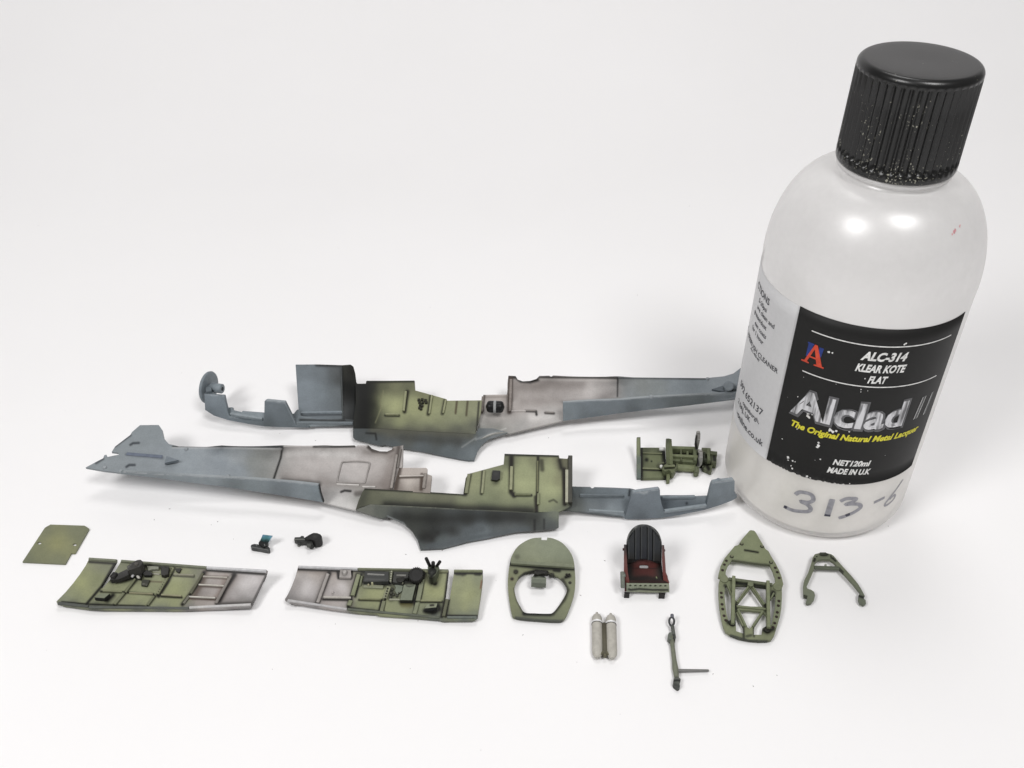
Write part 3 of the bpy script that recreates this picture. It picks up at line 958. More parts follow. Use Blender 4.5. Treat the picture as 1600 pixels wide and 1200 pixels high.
    for a, b_, wd, ht, c in (((1152, 185), (1147, 320), .8, .55, (140, 146, 108)), ((992, 208), (980, 340), .65, .5, (136, 142, 106)), ((905, 230), (888, 340), .9, .6, (120, 126, 92)), ((1474, 206), (1474, 396), 1.0, .8, (160, 162, 138)),
                             ((1492, 124), (1491, 398), 1.1, .9, (74, 74, 62)), ((1308, 342), (1306, 406), .7, .5, (120, 128, 92)), ((1168, 347), (1262, 348), .5, .45, (112, 120, 84)), ((1303, 150), (1301, 330), .35, .25, (108, 112, 78))):
        bar('rib', q1('D', *a), q1('D', *b_), zw, wall, wd, ht, c)
    sheet('junction_box', q('D', [(1040, 204), (1086, 206), (1084, 252), (1066, 262), (1033, 258)]), lambda p: zw(p) + 0.9, wall, (52, 53, 52), [wash_or_shading('D', [(1060, 225)], 4, (76, 77, 74), .6)], thick=1.2, res=1.5)
    # wing root fillet
    fo = q('D', [(245, 434), (262, 426), (330, 401), (500, 409), (800, 425), (1100, 439), (1290, 447), (1340, 447), (1405, 441), (1426, 448), (1425, 535), (1400, 545), (1280, 556), (1180, 562), (1130, 573), (1000, 601), (900, 618), (830, 637), (750, 658), (620, 663), (605, 612), (572, 556), (522, 511), (470, 488), (430, 471), (402, 482), (330, 462)])
    fz = q('D', [(250, 434, 3.1), (330, 401, 3.75), (500, 409, 4.15), (800, 425, 4.3), (1100, 439, 4.3), (1340, 447, 4.2), (1425, 448, 4.2), (430, 471, 2.7), (520, 511, 2.3), (605, 612, 1.3), (620, 663, .95), (700, 540, 2.6), (850, 630, 1.2), (900, 520, 3.0), (1100, 573, 1.5),
                 (1100, 500, 3.2), (1280, 556, 1.9), (1425, 540, 2.2), (600, 470, 3.2)])
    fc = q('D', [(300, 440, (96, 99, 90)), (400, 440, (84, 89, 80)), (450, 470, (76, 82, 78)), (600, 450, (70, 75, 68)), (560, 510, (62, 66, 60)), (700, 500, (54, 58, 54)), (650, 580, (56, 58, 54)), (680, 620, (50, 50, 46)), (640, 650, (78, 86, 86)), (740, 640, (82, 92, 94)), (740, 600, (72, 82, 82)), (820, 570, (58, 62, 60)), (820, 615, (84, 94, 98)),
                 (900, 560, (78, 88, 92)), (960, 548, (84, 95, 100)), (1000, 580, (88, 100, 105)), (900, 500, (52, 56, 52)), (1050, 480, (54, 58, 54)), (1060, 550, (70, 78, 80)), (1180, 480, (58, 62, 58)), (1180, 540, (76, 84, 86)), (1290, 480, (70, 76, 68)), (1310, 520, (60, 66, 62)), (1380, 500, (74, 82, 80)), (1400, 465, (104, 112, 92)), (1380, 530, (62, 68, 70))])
    fs = [wash_or_shading('D', [(480, 470), (600, 480), (760, 490), (950, 478), (1150, 476), (1280, 482)], 11, (52, 54, 49), .55), wash_or_shading('D', [(640, 600), (700, 560), (800, 550)], 9, (52, 52, 47), .5), wash_or_shading('D', [(670, 648), (760, 632), (860, 606), (900, 560), (980, 545)], 3.5, (84, 94, 99), .6), wash_or_shading('D', [(900, 600), (1050, 575), (1250, 545)], 4, (82, 93, 98), .6), wash_or_shading('D', [(330, 403), (800, 427), (1280, 447)], .9, (112, 116, 98), .6), wash_or_shading('D', [(690, 600), (720, 570)], 5, (58, 50, 42), .5), wash_or_shading('D', [(1285, 495), (1285, 550)], 1.2, SOOT, .7), wash_or_shading('D', [(1340, 490), (1340, 545)], 1.0, (50, 56, 56), .6),
          wash_or_shading('D', [(430, 472), (522, 511), (605, 612)], 1.0, (122, 130, 132), .6)]
    fil = sheet('wing_fillet', fo, fz, t, fc, fs, thick=0.8, res=1.6, mat=MS)
    fil['label'] = 'dark sooty wing root fillet'
    # step behind the cockpit
    so = q('D', [(497, 190), (655, 190), (662, 197), (660, 226), (688, 236), (678, 336), (560, 330), (462, 322), (480, 250)])
    zs = zsurf(q('D', [(497, 190, 7.6), (660, 190, 7.6), (688, 236, 7.0), (678, 336, 5.7), (462, 322, 5.2)]))
    sp = sheet('rear_deck', so, zs, t, q('D', [(520, 210, (176, 162, 152)), (620, 205, (172, 160, 150)), (560, 270, (186, 174, 162)), (650, 300, (140, 128, 118)), (490, 300, (120, 106, 96)), (600, 320, (122, 110, 98))]),
               [wash_or_shading('D', [(490, 245), (640, 241)], 1.6, (84, 68, 58), .8), wash_or_shading('D', [(500, 190), (475, 310)], 3, (92, 78, 68), .8), wash_or_shading('D', [(630, 230), (625, 315)], 2, (92, 76, 64), .8)], thick=.7, res=1.7)
    bar('rib', q1('D', 652, 226), q1('D', 640, 312), zs, sp, .8, .6, (136, 126, 116))
    bar('rib', q1('D', 500, 240), q1('D', 640, 236), zs, sp, .4, .3, (186, 176, 166))
    # nose: floor and the near cowling side with its two flaps
    no = q('E', [(172, 505), (312, 509), (324, 520), (334, 520), (346, 511), (500, 515), (620, 521), (660, 531), (650, 575), (700, 585), (860, 581), (1000, 579), (1130, 577), (1135, 585), (1225, 582), (1250, 600), (1240, 672), (1000, 712), (850, 730), (580, 742), (430, 728), (290, 712), (150, 694), (58, 694), (40, 676), (70, 666), (130, 664), (172, 640)])
    nz = q('E', [(172, 505, 7.2), (346, 511, 7.0), (640, 525, 7.0), (640, 640, 3.6), (860, 581, 6.4), (1130, 577, 6.4), (1230, 585, 6.0), (1230, 670, 2.8), (400, 600, 4.2), (400, 700, 2.2), (170, 660, 3.4), (60, 690, 3.2), (900, 660, 3.0), (850, 730, 1.6), (580, 742, 1.6), (1000, 712, 1.8), (200, 580, 5.0)])
    zn = zsurf(nz)
    nf = sheet('nose_floor', no, zn, t, q('E', [(200, 530, (72, 80, 82)), (200, 620, (64, 70, 68)), (190, 670, (84, 90, 84)), (300, 545, (96, 107, 112)), (400, 540, (102, 114, 121)), (400, 630, (82, 92, 98)), (560, 560, (108, 120, 128)), (540, 640, (92, 103, 110)), (480, 690, (116, 128, 134)), (330, 690, (96, 106, 110)), (580, 690, (104, 116, 124)),
                                               (900, 620, (96, 108, 117)), (1050, 600, (108, 120, 128)), (1050, 650, (96, 108, 117)), (1200, 600, (112, 124, 132)), (900, 700, (88, 99, 107)), (80, 685, (78, 84, 78))]),
               [wash_or_shading('E', [(230, 580), (570, 582)], 1.2, (60, 68, 72), .6), wash_or_shading('E', [(100, 700), (420, 722), (560, 742)], 1.4, (60, 68, 72), .7), wash_or_shading('E', [(1065, 632)], 1.5, (40, 40, 36), .6), wash_or_shading('E', [(620, 530), (615, 570)], 1.2, (56, 64, 70), .7)], thick=.8, res=2.0)
    bar('rib', q1('E', 232, 570), q1('E', 570, 575), zn, nf, .6, .5, (96, 107, 113))
    bar('rib', q1('E', 300, 688), q1('E', 572, 706), zn, nf, .5, .5, (126, 138, 144))
    bar('ledge', q1('E', 872, 590), q1('E', 1128, 584), zn, nf, .7, .5, (108, 120, 128))
    co = q('E', [(578, 748), (600, 680), (632, 572), (645, 548), (700, 538), (845, 520), (856, 530), (858, 590), (872, 650), (888, 694), (905, 700), (1000, 690), (1120, 672), (1212, 652), (1222, 640), (1256, 490), (1268, 466), (1305, 458), (1318, 450), (1340, 456), (1430, 445), (1440, 458), (1438, 545), (1458, 568), (1452, 592), (1420, 610), (1330, 645), (1200, 685), (1000, 726), (850, 748), (700, 755), (580, 754)])
    cz = q('E', [(578, 748, 1.3), (640, 555, 10.4), (845, 520, 11.4), (858, 590, 8.2), (888, 694, 3.6), (700, 755, 1.2), (850, 748, 1.2), (1000, 690, 3.6), (1000, 726, 1.8), (1200, 650, 4.4), (1200, 685, 2.6), (1260, 480, 11.2), (1435, 448, 11.6), (1438, 545, 7.2), (1455, 590, 4.6), (1330, 645, 3.2), (720, 640, 6.4), (1340, 550, 7.6)])
    zco = zsurf(cz)
    cw = sheet('cowling_side', co, zco, t, q('E', [(700, 580, (112, 125, 135)), (800, 600, (110, 123, 133)), (650, 690, (98, 110, 119)), (800, 700, (100, 113, 122)), (900, 720, (92, 104, 112)), (1100, 690, (96, 108, 117)), (1300, 520, (112, 125, 134)), (1400, 520, (116, 128, 137)), (1400, 580, (100, 112, 121)), (1250, 650, (94, 106, 114)), (700, 750, (74, 84, 90))]),
               [wash_or_shading('E', [(645, 552), (845, 524)], 1.1, (156, 166, 172), .7), wash_or_shading('E', [(1268, 472), (1430, 450)], 1.3, (160, 170, 176), .7), wash_or_shading('E', [(700, 545), (730, 555), (755, 548)], 1.5, (170, 178, 182), .6), wash_or_shading('E', [(890, 700), (1000, 692), (1210, 656)], 1.0, (150, 160, 166), .6)], thick=.9, res=1.8)
    bar('ledge', q1('E', 892, 694), q1('E', 1214, 650), zco, cw, .8, .5, (122, 134, 141))


near_half()


# ------------------------------------------------------------------ fuselage half with its tail behind the bottle
def far_half():
    t = thing('fuselage_half', 'model fuselage half with tall grey nose panel, its tail end behind the bottle', 'model part', at([(620, 690)], 0)[0], 'fuselage halves of the model aircraft')
    out = q('B', [(120, 262), (250, 260), (255, 160), (290, 162), (300, 180), (330, 190), (370, 188), (405, 178), (420, 163), (470, 165), (482, 171), (495, 163), (835, 168), (1100, 171), (1300, 173), (1400, 163), (1450, 148), (1490, 118), (1525, 70), (1555, 20), (1680, 20), (1740, 100), (1790, 180), (1720, 225), (1640, 250), (1500, 272),
                  (1300, 300), (1000, 328), (800, 352), (560, 388), (545, 398), (400, 432), (258, 468), (245, 462), (170, 474), (120, 495), (78, 505), (92, 430), (105, 352), (114, 300)])
    zc = q('B', [(120, 262, 8.4), (250, 258, 8.4), (255, 162, 10), (330, 190, 9.4), (480, 166, 10), (835, 169, 10), (1200, 172, 10), (1450, 150, 9.8), (1600, 30, 9.6), (1760, 180, 9.4), (1500, 230, 9.0), (1300, 190, 9.0), (1300, 250, 7.6), (1300, 295, 7.0), (835, 195, 7.6), (835, 260, 5.4), (835, 345, 4.4),
                 (480, 195, 7.6), (480, 270, 5.0), (480, 400, 3.4), (270, 200, 8.0), (270, 300, 5.2), (270, 380, 4.2), (260, 465, 2.8), (110, 350, 5.6), (85, 500, 3.0), (170, 330, 6.0)])
    zr = zsurf(zc)
    cols = q('B', [(200, 280, (170, 158, 150)), (180, 380, (176, 168, 162)), (130, 400, (150, 146, 140)), (180, 450, (120, 122, 116)), (110, 470, (96, 102, 96)), (300, 230, (152, 142, 136)), (300, 320, (166, 156, 150)), (400, 230, (158, 148, 142)), (400, 300, (164, 154, 149)), (380, 380, (182, 176, 172)), (480, 380, (170, 166, 162)), (330, 430, (150, 148, 144)),
                   (540, 230, (156, 147, 142)), (540, 280, (158, 150, 146)), (620, 200, (162, 154, 149)), (680, 250, (176, 167, 163)), (760, 230, (162, 154, 150)), (760, 280, (140, 134, 130)), (810, 220, (152, 146, 142)), (870, 220, (112, 118, 118)), (900, 250, (122, 130, 134)), (960, 220, (118, 124, 122)), (1050, 220, (122, 130, 131)), (1150, 220, (126, 137, 144)), (1250, 220, (122, 133, 140)), (1400, 200, (126, 136, 143)), (1500, 180, (124, 134, 141)), (1600, 120, (120, 130, 137)), (1650, 230, (118, 128, 135))])
    st = [wash_or_shading('B', [(290, 215), (500, 215), (640, 210)], 9, (116, 105, 98), .55), wash_or_shading('B', [(330, 300), (520, 290)], 8, (134, 123, 116), .45), wash_or_shading('B', [(690, 250)], 10, (190, 183, 179), .5), wash_or_shading('B', [(380, 385), (480, 378)], 6, (206, 202, 198), .5), wash_or_shading('B', [(760, 280), (835, 240)], 7, (116, 109, 105), .5), wash_or_shading('B', [(255, 165), (295, 168), (320, 188), (370, 191), (410, 180)], 2.2, (70, 62, 56), .85), wash_or_shading('B', [(420, 168), (830, 172)], 1.3, (84, 78, 74), .8), wash_or_shading('B', [(420, 180), (830, 186)], 2, (198, 190, 184), .4), wash_or_shading('B', [(835, 172), (833, 270)], .8, (70, 70, 68), .8),  # broad strokes put curvature shading and silvery sheen into the shell colour
          wash_or_shading('B', [(840, 173), (1300, 178)], .9, (82, 90, 94), .7), wash_or_shading('B', [(265, 170), (258, 352)], 3.0, (88, 74, 66), .8), wash_or_shading('B', [(120, 268), (110, 355)], 2.5, (80, 66, 56), .8), wash_or_shading('B', [(345, 348), (400, 350), (403, 368)], 1.3, (60, 54, 48), .8), wash_or_shading('B', [(450, 358), (495, 361)], 1.3, (66, 58, 52), .8),
          wash_or_shading('B', [(90, 430), (82, 500)], 3, (80, 84, 80), .5), wash_or_shading('B', [(540, 300), (850, 285)], 3, (104, 100, 98), .5), wash_or_shading('B', [(130, 275), (245, 272)], 1.5, (110, 96, 86), .6), wash_or_shading('B', [(85, 500), (170, 465), (240, 440)], 1.0, (190, 188, 184), .6)]
    sh = sheet('rear_shell', out, zr, t, cols, st, thick=.6, res=1.5)
    bo = q('B', [(545, 300), (700, 293), (850, 287), (1000, 275), (1200, 264), (1440, 253), (1600, 246), (1600, 272), (1460, 288), (1200, 320), (1000, 342), (850, 360), (700, 381), (545, 401)])
    bz = q('B', [(545, 300, 10), (545, 350, 7.6), (545, 401, 3.9), (700, 293, 10), (700, 381, 4.2), (850, 287, 10), (850, 325, 8.0), (850, 360, 5.0), (1200, 264, 10), (1200, 320, 6.0), (1600, 246, 9.4), (1600, 272, 7.8)])
    sheet('belly_side', bo, bz, t, q('B', [(580, 340, (112, 124, 131)), (700, 330, (110, 122, 130)), (850, 320, (106, 117, 124)), (1000, 300, (108, 119, 125)), (1200, 290, (106, 117, 120)), (1450, 270, (110, 121, 128)), (700, 375, (88, 98, 104)), (900, 350, (86, 96, 102)), (1200, 315, (86, 95, 99))]),
          [wash_or_shading('B', [(545, 300), (700, 293), (850, 287), (1000, 276), (1200, 265), (1460, 256)], .8, (164, 172, 176), .6)], thick=.8, res=1.8)  # rim highlight painted in as a thin pale stroke
    disc('locating_pin', q1('B', 1012, 272), .55, 10, sh, GREYL, .4, 10, .2)
    disc('locating_pin', q1('B', 1312, 178), .5, zr, sh, GREYL, .4, 10, .2)
    block('tail_plug', q('B', [(1335, 232), (1395, 212), (1400, 245)]), lambda p: zr(p) + .4, sh, (86, 97, 105), 0.9)
    rod('tail_wheel_mount', q1('B', 1425, 215), q1('B', 1425, 215.1), 8.0, 11.4, 1.5, sh, (116, 127, 135), seg=18)
    rod('tail_wheel_mount', q1('B', 1440, 235), q1('B', 1500, 215), 8.6, 9.4, 1.1, sh, (112, 123, 131))
    for a, b_, wd, c in (((267, 180), (261, 352), .8, (134, 122, 114)), ((118, 272), (111, 352), .7, (128, 116, 106)), ((268, 352), (345, 351), .35, (186, 178, 172)), ((345, 346), (398, 347), .5, (150, 142, 136)), ((450, 357), (494, 359), .4, (140, 132, 126))):
        bar('rib', q1('B', *a), q1('B', *b_), zr, sh, wd, .45, c)
    # black capsule tank
    A = at([q1('B', 132, 324)], 8.5)[0]; B = at([q1('B', 233, 327)], 8.5)[0]
    d = (B - A)
    n = 12
    P, R = [], []
    for k in range(n + 1):
        f = k / n
        P.append(A + d * f)
        e = min(f, 1 - f)
        R.append(1.78 * (math.sqrt(max(0.0, 1 - (1 - min(e / .22, 1)) ** 2)) * .96 + .04))
    tk = loftpath('capsule_tank', P, R, t, pm((36, 37, 38), .35), 18)
    tk['label'] = 'black capsule tank with grey band'
    loftpath('strap', [A + d * .42, A + d * .56], 1.84, tk, pm((146, 148, 148), .4), 18)
    # cockpit wall
    wo = q('A', [(905, 190), (914, 203), (958, 202), (962, 187), (1090, 187), (1217, 186), (1220, 238), (1300, 260), (1388, 285), (1391, 293), (1576, 291), (1570, 360), (1552, 430), (1542, 470), (1400, 462), (1200, 452), (1030, 440), (890, 440), (893, 400), (905, 300)])
    wz = q('A', [(905, 190, 10), (1217, 187, 10), (1388, 286, 8.6), (1576, 291, 8.2), (1560, 430, 4.8), (1542, 470, 4.0), (1400, 370, 6.2), (1200, 300, 7.0), (1200, 380, 5.4), (1200, 452, 4.2), (1000, 300, 6.8), (960, 300, 6.6), (900, 440, 3.6), (1030, 440, 3.9), (1400, 462, 4.1)])
    zw = zsurf(wz)
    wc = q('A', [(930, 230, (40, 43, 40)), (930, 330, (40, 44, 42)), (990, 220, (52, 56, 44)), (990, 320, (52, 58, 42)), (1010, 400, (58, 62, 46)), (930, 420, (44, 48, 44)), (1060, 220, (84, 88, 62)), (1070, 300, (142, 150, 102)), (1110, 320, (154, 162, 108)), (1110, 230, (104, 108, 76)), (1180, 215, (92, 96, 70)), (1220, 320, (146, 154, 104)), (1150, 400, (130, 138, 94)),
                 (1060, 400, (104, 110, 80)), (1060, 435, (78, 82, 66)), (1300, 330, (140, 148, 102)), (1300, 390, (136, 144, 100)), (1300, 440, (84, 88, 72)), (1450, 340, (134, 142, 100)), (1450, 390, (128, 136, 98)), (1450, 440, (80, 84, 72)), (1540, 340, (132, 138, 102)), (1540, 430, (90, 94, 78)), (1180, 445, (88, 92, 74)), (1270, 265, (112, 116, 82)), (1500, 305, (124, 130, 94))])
    ws = [wash_or_shading('A', [(945, 210), (950, 430)], 20, (36, 38, 34), .85), wash_or_shading('A', [(1060, 450), (1500, 472)], 6, (92, 94, 78), .6), wash_or_shading('A', [(1052, 240), (1045, 320), (1010, 410)], 1.0, (128, 132, 92), .45), wash_or_shading('A', [(1180, 245), (1165, 352)], 2.2, (66, 66, 44), .8), wash_or_shading('A', [(1062, 372), (1135, 374)], 1.3, (60, 62, 44), .85), wash_or_shading('A', [(1305, 270), (1290, 365)], 2.0, (72, 74, 50), .75), wash_or_shading('A', [(1380, 290), (1365, 362)], 2.0, (72, 76, 52), .75),
          wash_or_shading('A', [(1443, 296), (1436, 360)], 1.1, (96, 84, 58), .8), wash_or_shading('A', [(1500, 296), (1493, 370)], 1.1, (92, 84, 58), .8), wash_or_shading('A', [(905, 195), (1215, 190)], 1.2, (56, 58, 46), .7), wash_or_shading('A', [(1560, 300), (1548, 460)], 1.0, (70, 64, 54), .7)]
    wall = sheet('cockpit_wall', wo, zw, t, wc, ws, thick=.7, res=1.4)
    for a, b_, wd in (((1172, 246), (1160, 350), .7), ((1311, 266), (1297, 364), .6), ((1385, 290), (1371, 360), .6), ((1064, 368), (1134, 369), .45)):
        bar('rib', q1('A', *a), q1('A', *b_), zw, wall, wd, .5, (138, 144, 104))
    for x, y in ((1240, 286), (1258, 284), (1276, 288), (1244, 298), (1262, 300), (1280, 300), (1248, 312), (1258, 318), (1244, 328), (1252, 334)):
        block('lever_detail', q('A', [(x - 6, y - 5), (x + 7, y - 5), (x + 6, y + 5), (x - 7, y + 5)]), lambda p: zw(p) + .35, wall, (56, 58, 44), .6)
    # fillet
    fo = q('A', [(890, 441), (1030, 441), (1200, 453), (1400, 463), (1541, 471)]) + q('B', [(95, 440), (170, 440), (250, 462), (200, 480), (150, 498), (115, 525), (90, 560), (72, 609), (40, 610), (0, 604)]) + q('A', [(1400, 592), (1250, 562), (1150, 547), (1060, 527), (1035, 532), (960, 514), (900, 499), (891, 488)])
    fz = q('A', [(890, 441, 3.55), (1030, 441, 3.85), (1200, 453, 4.15), (1400, 463, 4.05), (1541, 471, 3.9), (900, 498, 1.8), (1060, 527, 1.6), (1250, 562, 1.3), (1250, 510, 2.8), (1400, 592, 1.1), (1535, 610, .95), (1450, 530, 2.5)]) + q('B', [(250, 462, 2.9), (150, 498, 2.4), (90, 560, 1.6)])
    fc = q('A', [(930, 465, (64, 72, 74)), (1000, 460, (54, 58, 54)), (1000, 500, (72, 82, 86)), (1100, 470, (78, 80, 70)), (1100, 520, (72, 82, 86)), (1200, 480, (76, 78, 70)), (1250, 530, (76, 86, 90)), (1350, 490, (70, 74, 70)), (1400, 560, (78, 89, 93)), (1450, 500, (66, 71, 70)), (1500, 570, (84, 95, 100)), (1520, 500, (72, 78, 76))]) + q('B', [(60, 560, (92, 104, 110)), (110, 500, (88, 98, 102)), (170, 465, (104, 110, 112))])
    fs = [wash_or_shading('A', [(1000, 446), (1250, 458), (1520, 474)], 7, (94, 96, 80), .68), wash_or_shading('A', [(1150, 490), (1450, 512)], 6, (74, 77, 72), .5), wash_or_shading('A', [(1470, 540), (1545, 490)], 1.2, (128, 134, 134), .6), wash_or_shading('A', [(960, 465), (1010, 468), (1015, 500)], 1.0, (40, 44, 42), .7), wash_or_shading('B', [(80, 500), (170, 462), (240, 452)], 1.3, (138, 144, 146), .5)]
    sheet('wing_fillet', fo, fz, t, fc, fs, thick=.8, res=1.6, mat=MS)
    # tall nose panel and firewall
    po = q('A', [(585, 101), (700, 100), (832, 104), (836, 250), (840, 392), (720, 400), (606, 406), (598, 300), (590, 180)])
    zp = zsurf(q('A', [(585, 101, 13.5), (832, 104, 13.5), (592, 250, 8.0), (836, 250, 7.8), (606, 406, 2.9), (840, 392, 3.0), (700, 350, 4.2)]))
    pn = sheet('nose_panel', po, zp, t, q('A', [(620, 140, (96, 108, 116)), (650, 220, (110, 123, 132)), (720, 150, (92, 103, 110)), (720, 260, (102, 115, 123)), (640, 320, (106, 118, 127)), (790, 140, (72, 78, 80)), (790, 250, (84, 94, 99)), (790, 330, (90, 101, 108)), (820, 180, (56, 60, 58)), (822, 320, (74, 82, 84)), (700, 385, (94, 105, 113)), (640, 390, (102, 114, 122))]),
                [wash_or_shading('A', [(610, 372), (835, 366)], 1.0, (60, 68, 74), .7), wash_or_shading('A', [(600, 356), (836, 354)], 1.0, (150, 160, 166), .5), wash_or_shading('A', [(700, 102), (832, 106)], 2.2, (62, 66, 66), .7)], thick=.9, res=2.0)
    bar('ledge', q1('A', 610, 360), q1('A', 834, 356), zp, pn, .7, .5, (116, 128, 136))
    fwo = q('A', [(833, 104), (878, 101), (893, 112), (903, 150), (908, 190), (910, 250), (905, 320), (895, 410), (841, 396), (837, 250)])
    fw = sheet('firewall', fwo, zsurf(q('A', [(833, 104, 13.4), (878, 101, 12.6), (905, 170, 8.8), (910, 250, 6.6), (895, 410, 2.4), (841, 396, 2.9), (837, 250, 7.8)])), t,
               q('A', [(845, 130, (62, 64, 58)), (875, 130, (52, 52, 46)), (850, 250, (38, 40, 38)), (890, 250, (30, 32, 31)), (850, 360, (48, 53, 54)), (890, 370, (36, 40, 40))]), thick=.9, res=1.8, mat=MS)
    bar('flange', q1('A', 826, 120), q1('A', 838, 390), lambda p: zp(p), fw, .5, .5, (70, 76, 76))
    # nose floor
    no = q('A', [(205, 330), (248, 328), (252, 342), (298, 354), (304, 347), (415, 356), (540, 362), (575, 362), (592, 342), (606, 338), (612, 372), (700, 392), (840, 388), (900, 396), (912, 410), (895, 426), (800, 428), (650, 430), (500, 424), (330, 405), (225, 382)])
    zn = zsurf(q('A', [(205, 330, 5.5), (304, 347, 5.5), (540, 362, 5.4), (606, 338, 6.0), (700, 392, 3.2), (900, 396, 2.8), (895, 426, 2.0), (650, 430, 2.0), (500, 424, 2.4), (330, 405, 3.0), (225, 382, 3.8)]))
    nf = sheet('nose_floor', no, zn, t, q('A', [(260, 350, (104, 116, 123)), (340, 365, (120, 132, 139)), (400, 380, (124, 136, 143)), (560, 390, (84, 95, 101)), (600, 370, (92, 103, 110)), (640, 415, (116, 128, 134)), (760, 410, (96, 106, 110)), (860, 412, (60, 66, 68))]),
               [wash_or_shading('A', [(590, 412), (700, 418), (890, 412)], .9, (156, 166, 170), .6), wash_or_shading('A', [(610, 395), (840, 400)], 1.4, (56, 64, 68), .7), wash_or_shading('A', [(230, 372), (410, 398)], 1.0, (70, 80, 86), .7)], thick=.8, res=1.8)
    bar('ledge', q1('A', 240, 366), q1('A', 410, 392), zn, nf, .9, .6, (128, 140, 146))
    bar('ledge', q1('A', 592, 412), q1('A', 890, 414), zn, nf, .7, .5, (104, 115, 121))
    co = q('A', [(100, 256), (205, 264), (212, 300), (226, 358), (235, 376), (300, 394), (410, 408), (418, 396), (420, 296), (430, 290), (530, 302), (556, 352), (585, 415), (600, 424), (655, 430), (658, 436), (500, 434), (420, 430), (330, 416), (225, 396), (150, 372), (104, 342)])
    zco = zsurf(q('A', [(100, 256, 9.6), (205, 264, 9.6), (226, 358, 5.6), (410, 406, 3.9), (420, 292, 11), (530, 302, 11), (585, 415, 3.0), (655, 434, 2.0), (500, 434, 1.9), (330, 416, 2.6), (225, 396, 3.4), (104, 342, 5.2), (480, 360, 6.8), (150, 310, 7.2)]))
    sheet('cowling_side', co, zco, t, q('A', [(150, 290, (110, 123, 132)), (180, 340, (104, 117, 126)), (250, 385, (98, 110, 118)), (350, 405, (92, 104, 111)), (470, 320, (108, 121, 129)), (500, 390, (98, 110, 118)), (560, 410, (90, 102, 108)), (450, 428, (74, 84, 88)), (140, 365, (82, 93, 100))]),
          [wash_or_shading('A', [(430, 292), (528, 304)], 1.2, (158, 168, 174), .7), wash_or_shading('A', [(102, 260), (205, 268)], 1.0, (150, 160, 166), .6), wash_or_shading('A', [(530, 306), (583, 410)], .8, (150, 160, 166), .5), wash_or_shading('A', [(230, 378), (410, 404)], .9, (140, 150, 156), .5)], thick=.9, res=1.8)
    # spinner backplate with its peg
    c = at([q1('A', 124, 222)], 8.6)[0]
    u = Vector((0.96, -0.26, 0.02)).normalized()
    a = u.orthogonal().normalized(); b = u.cross(a)
    V, F = [], []
    seg = 40
    for k2, (r, h) in enumerate(((0.01, .45), (4.3, .45), (4.75, .3), (4.9, 0), (4.75, -.45), (0.01, -.45))):
        for k in range(seg):
            an = 2 * math.pi * k / seg
            V.append(Vector(c) + u * h + (a * math.cos(an) + b * math.sin(an)) * r)
    for i in range(5):
        for k in range(seg):
            F.append((i * seg + k, i * seg + (k + 1) % seg, (i + 1) * seg + (k + 1) % seg, (i + 1) * seg + k))
    V = np.array([tuple(v) for v in V]); V[:, 2] = np.maximum(V[:, 2], .05)
    sp = link('spinner_plate', V, F, pm((110, 122, 130), .4), t, [True] * len(F))
    cc = np.array(c)
    a0 = at([q1('A', 138, 222)], 9.2)[0]; a1 = at([q1('A', 196, 230)], 9.4)[0]
    loftpath('peg', [a0, a0 + (a1 - a0) * .96, a1], [1.45, 1.45, 1.3], sp, pm((116, 128, 136), .4), 20)
    dd = (a1 - a0) / np.linalg.norm(a1 - a0)
    loftpath('peg_hole', [a1 - dd * .1, a1 + dd * .03], [.6, .6], sp, pm((44, 50, 54), .6), 14)
    block('bracket', q('A', [(105, 215), (135, 205), (138, 240), (108, 246)]), 10.2, sp, (92, 103, 110), 1.5)


far_half()


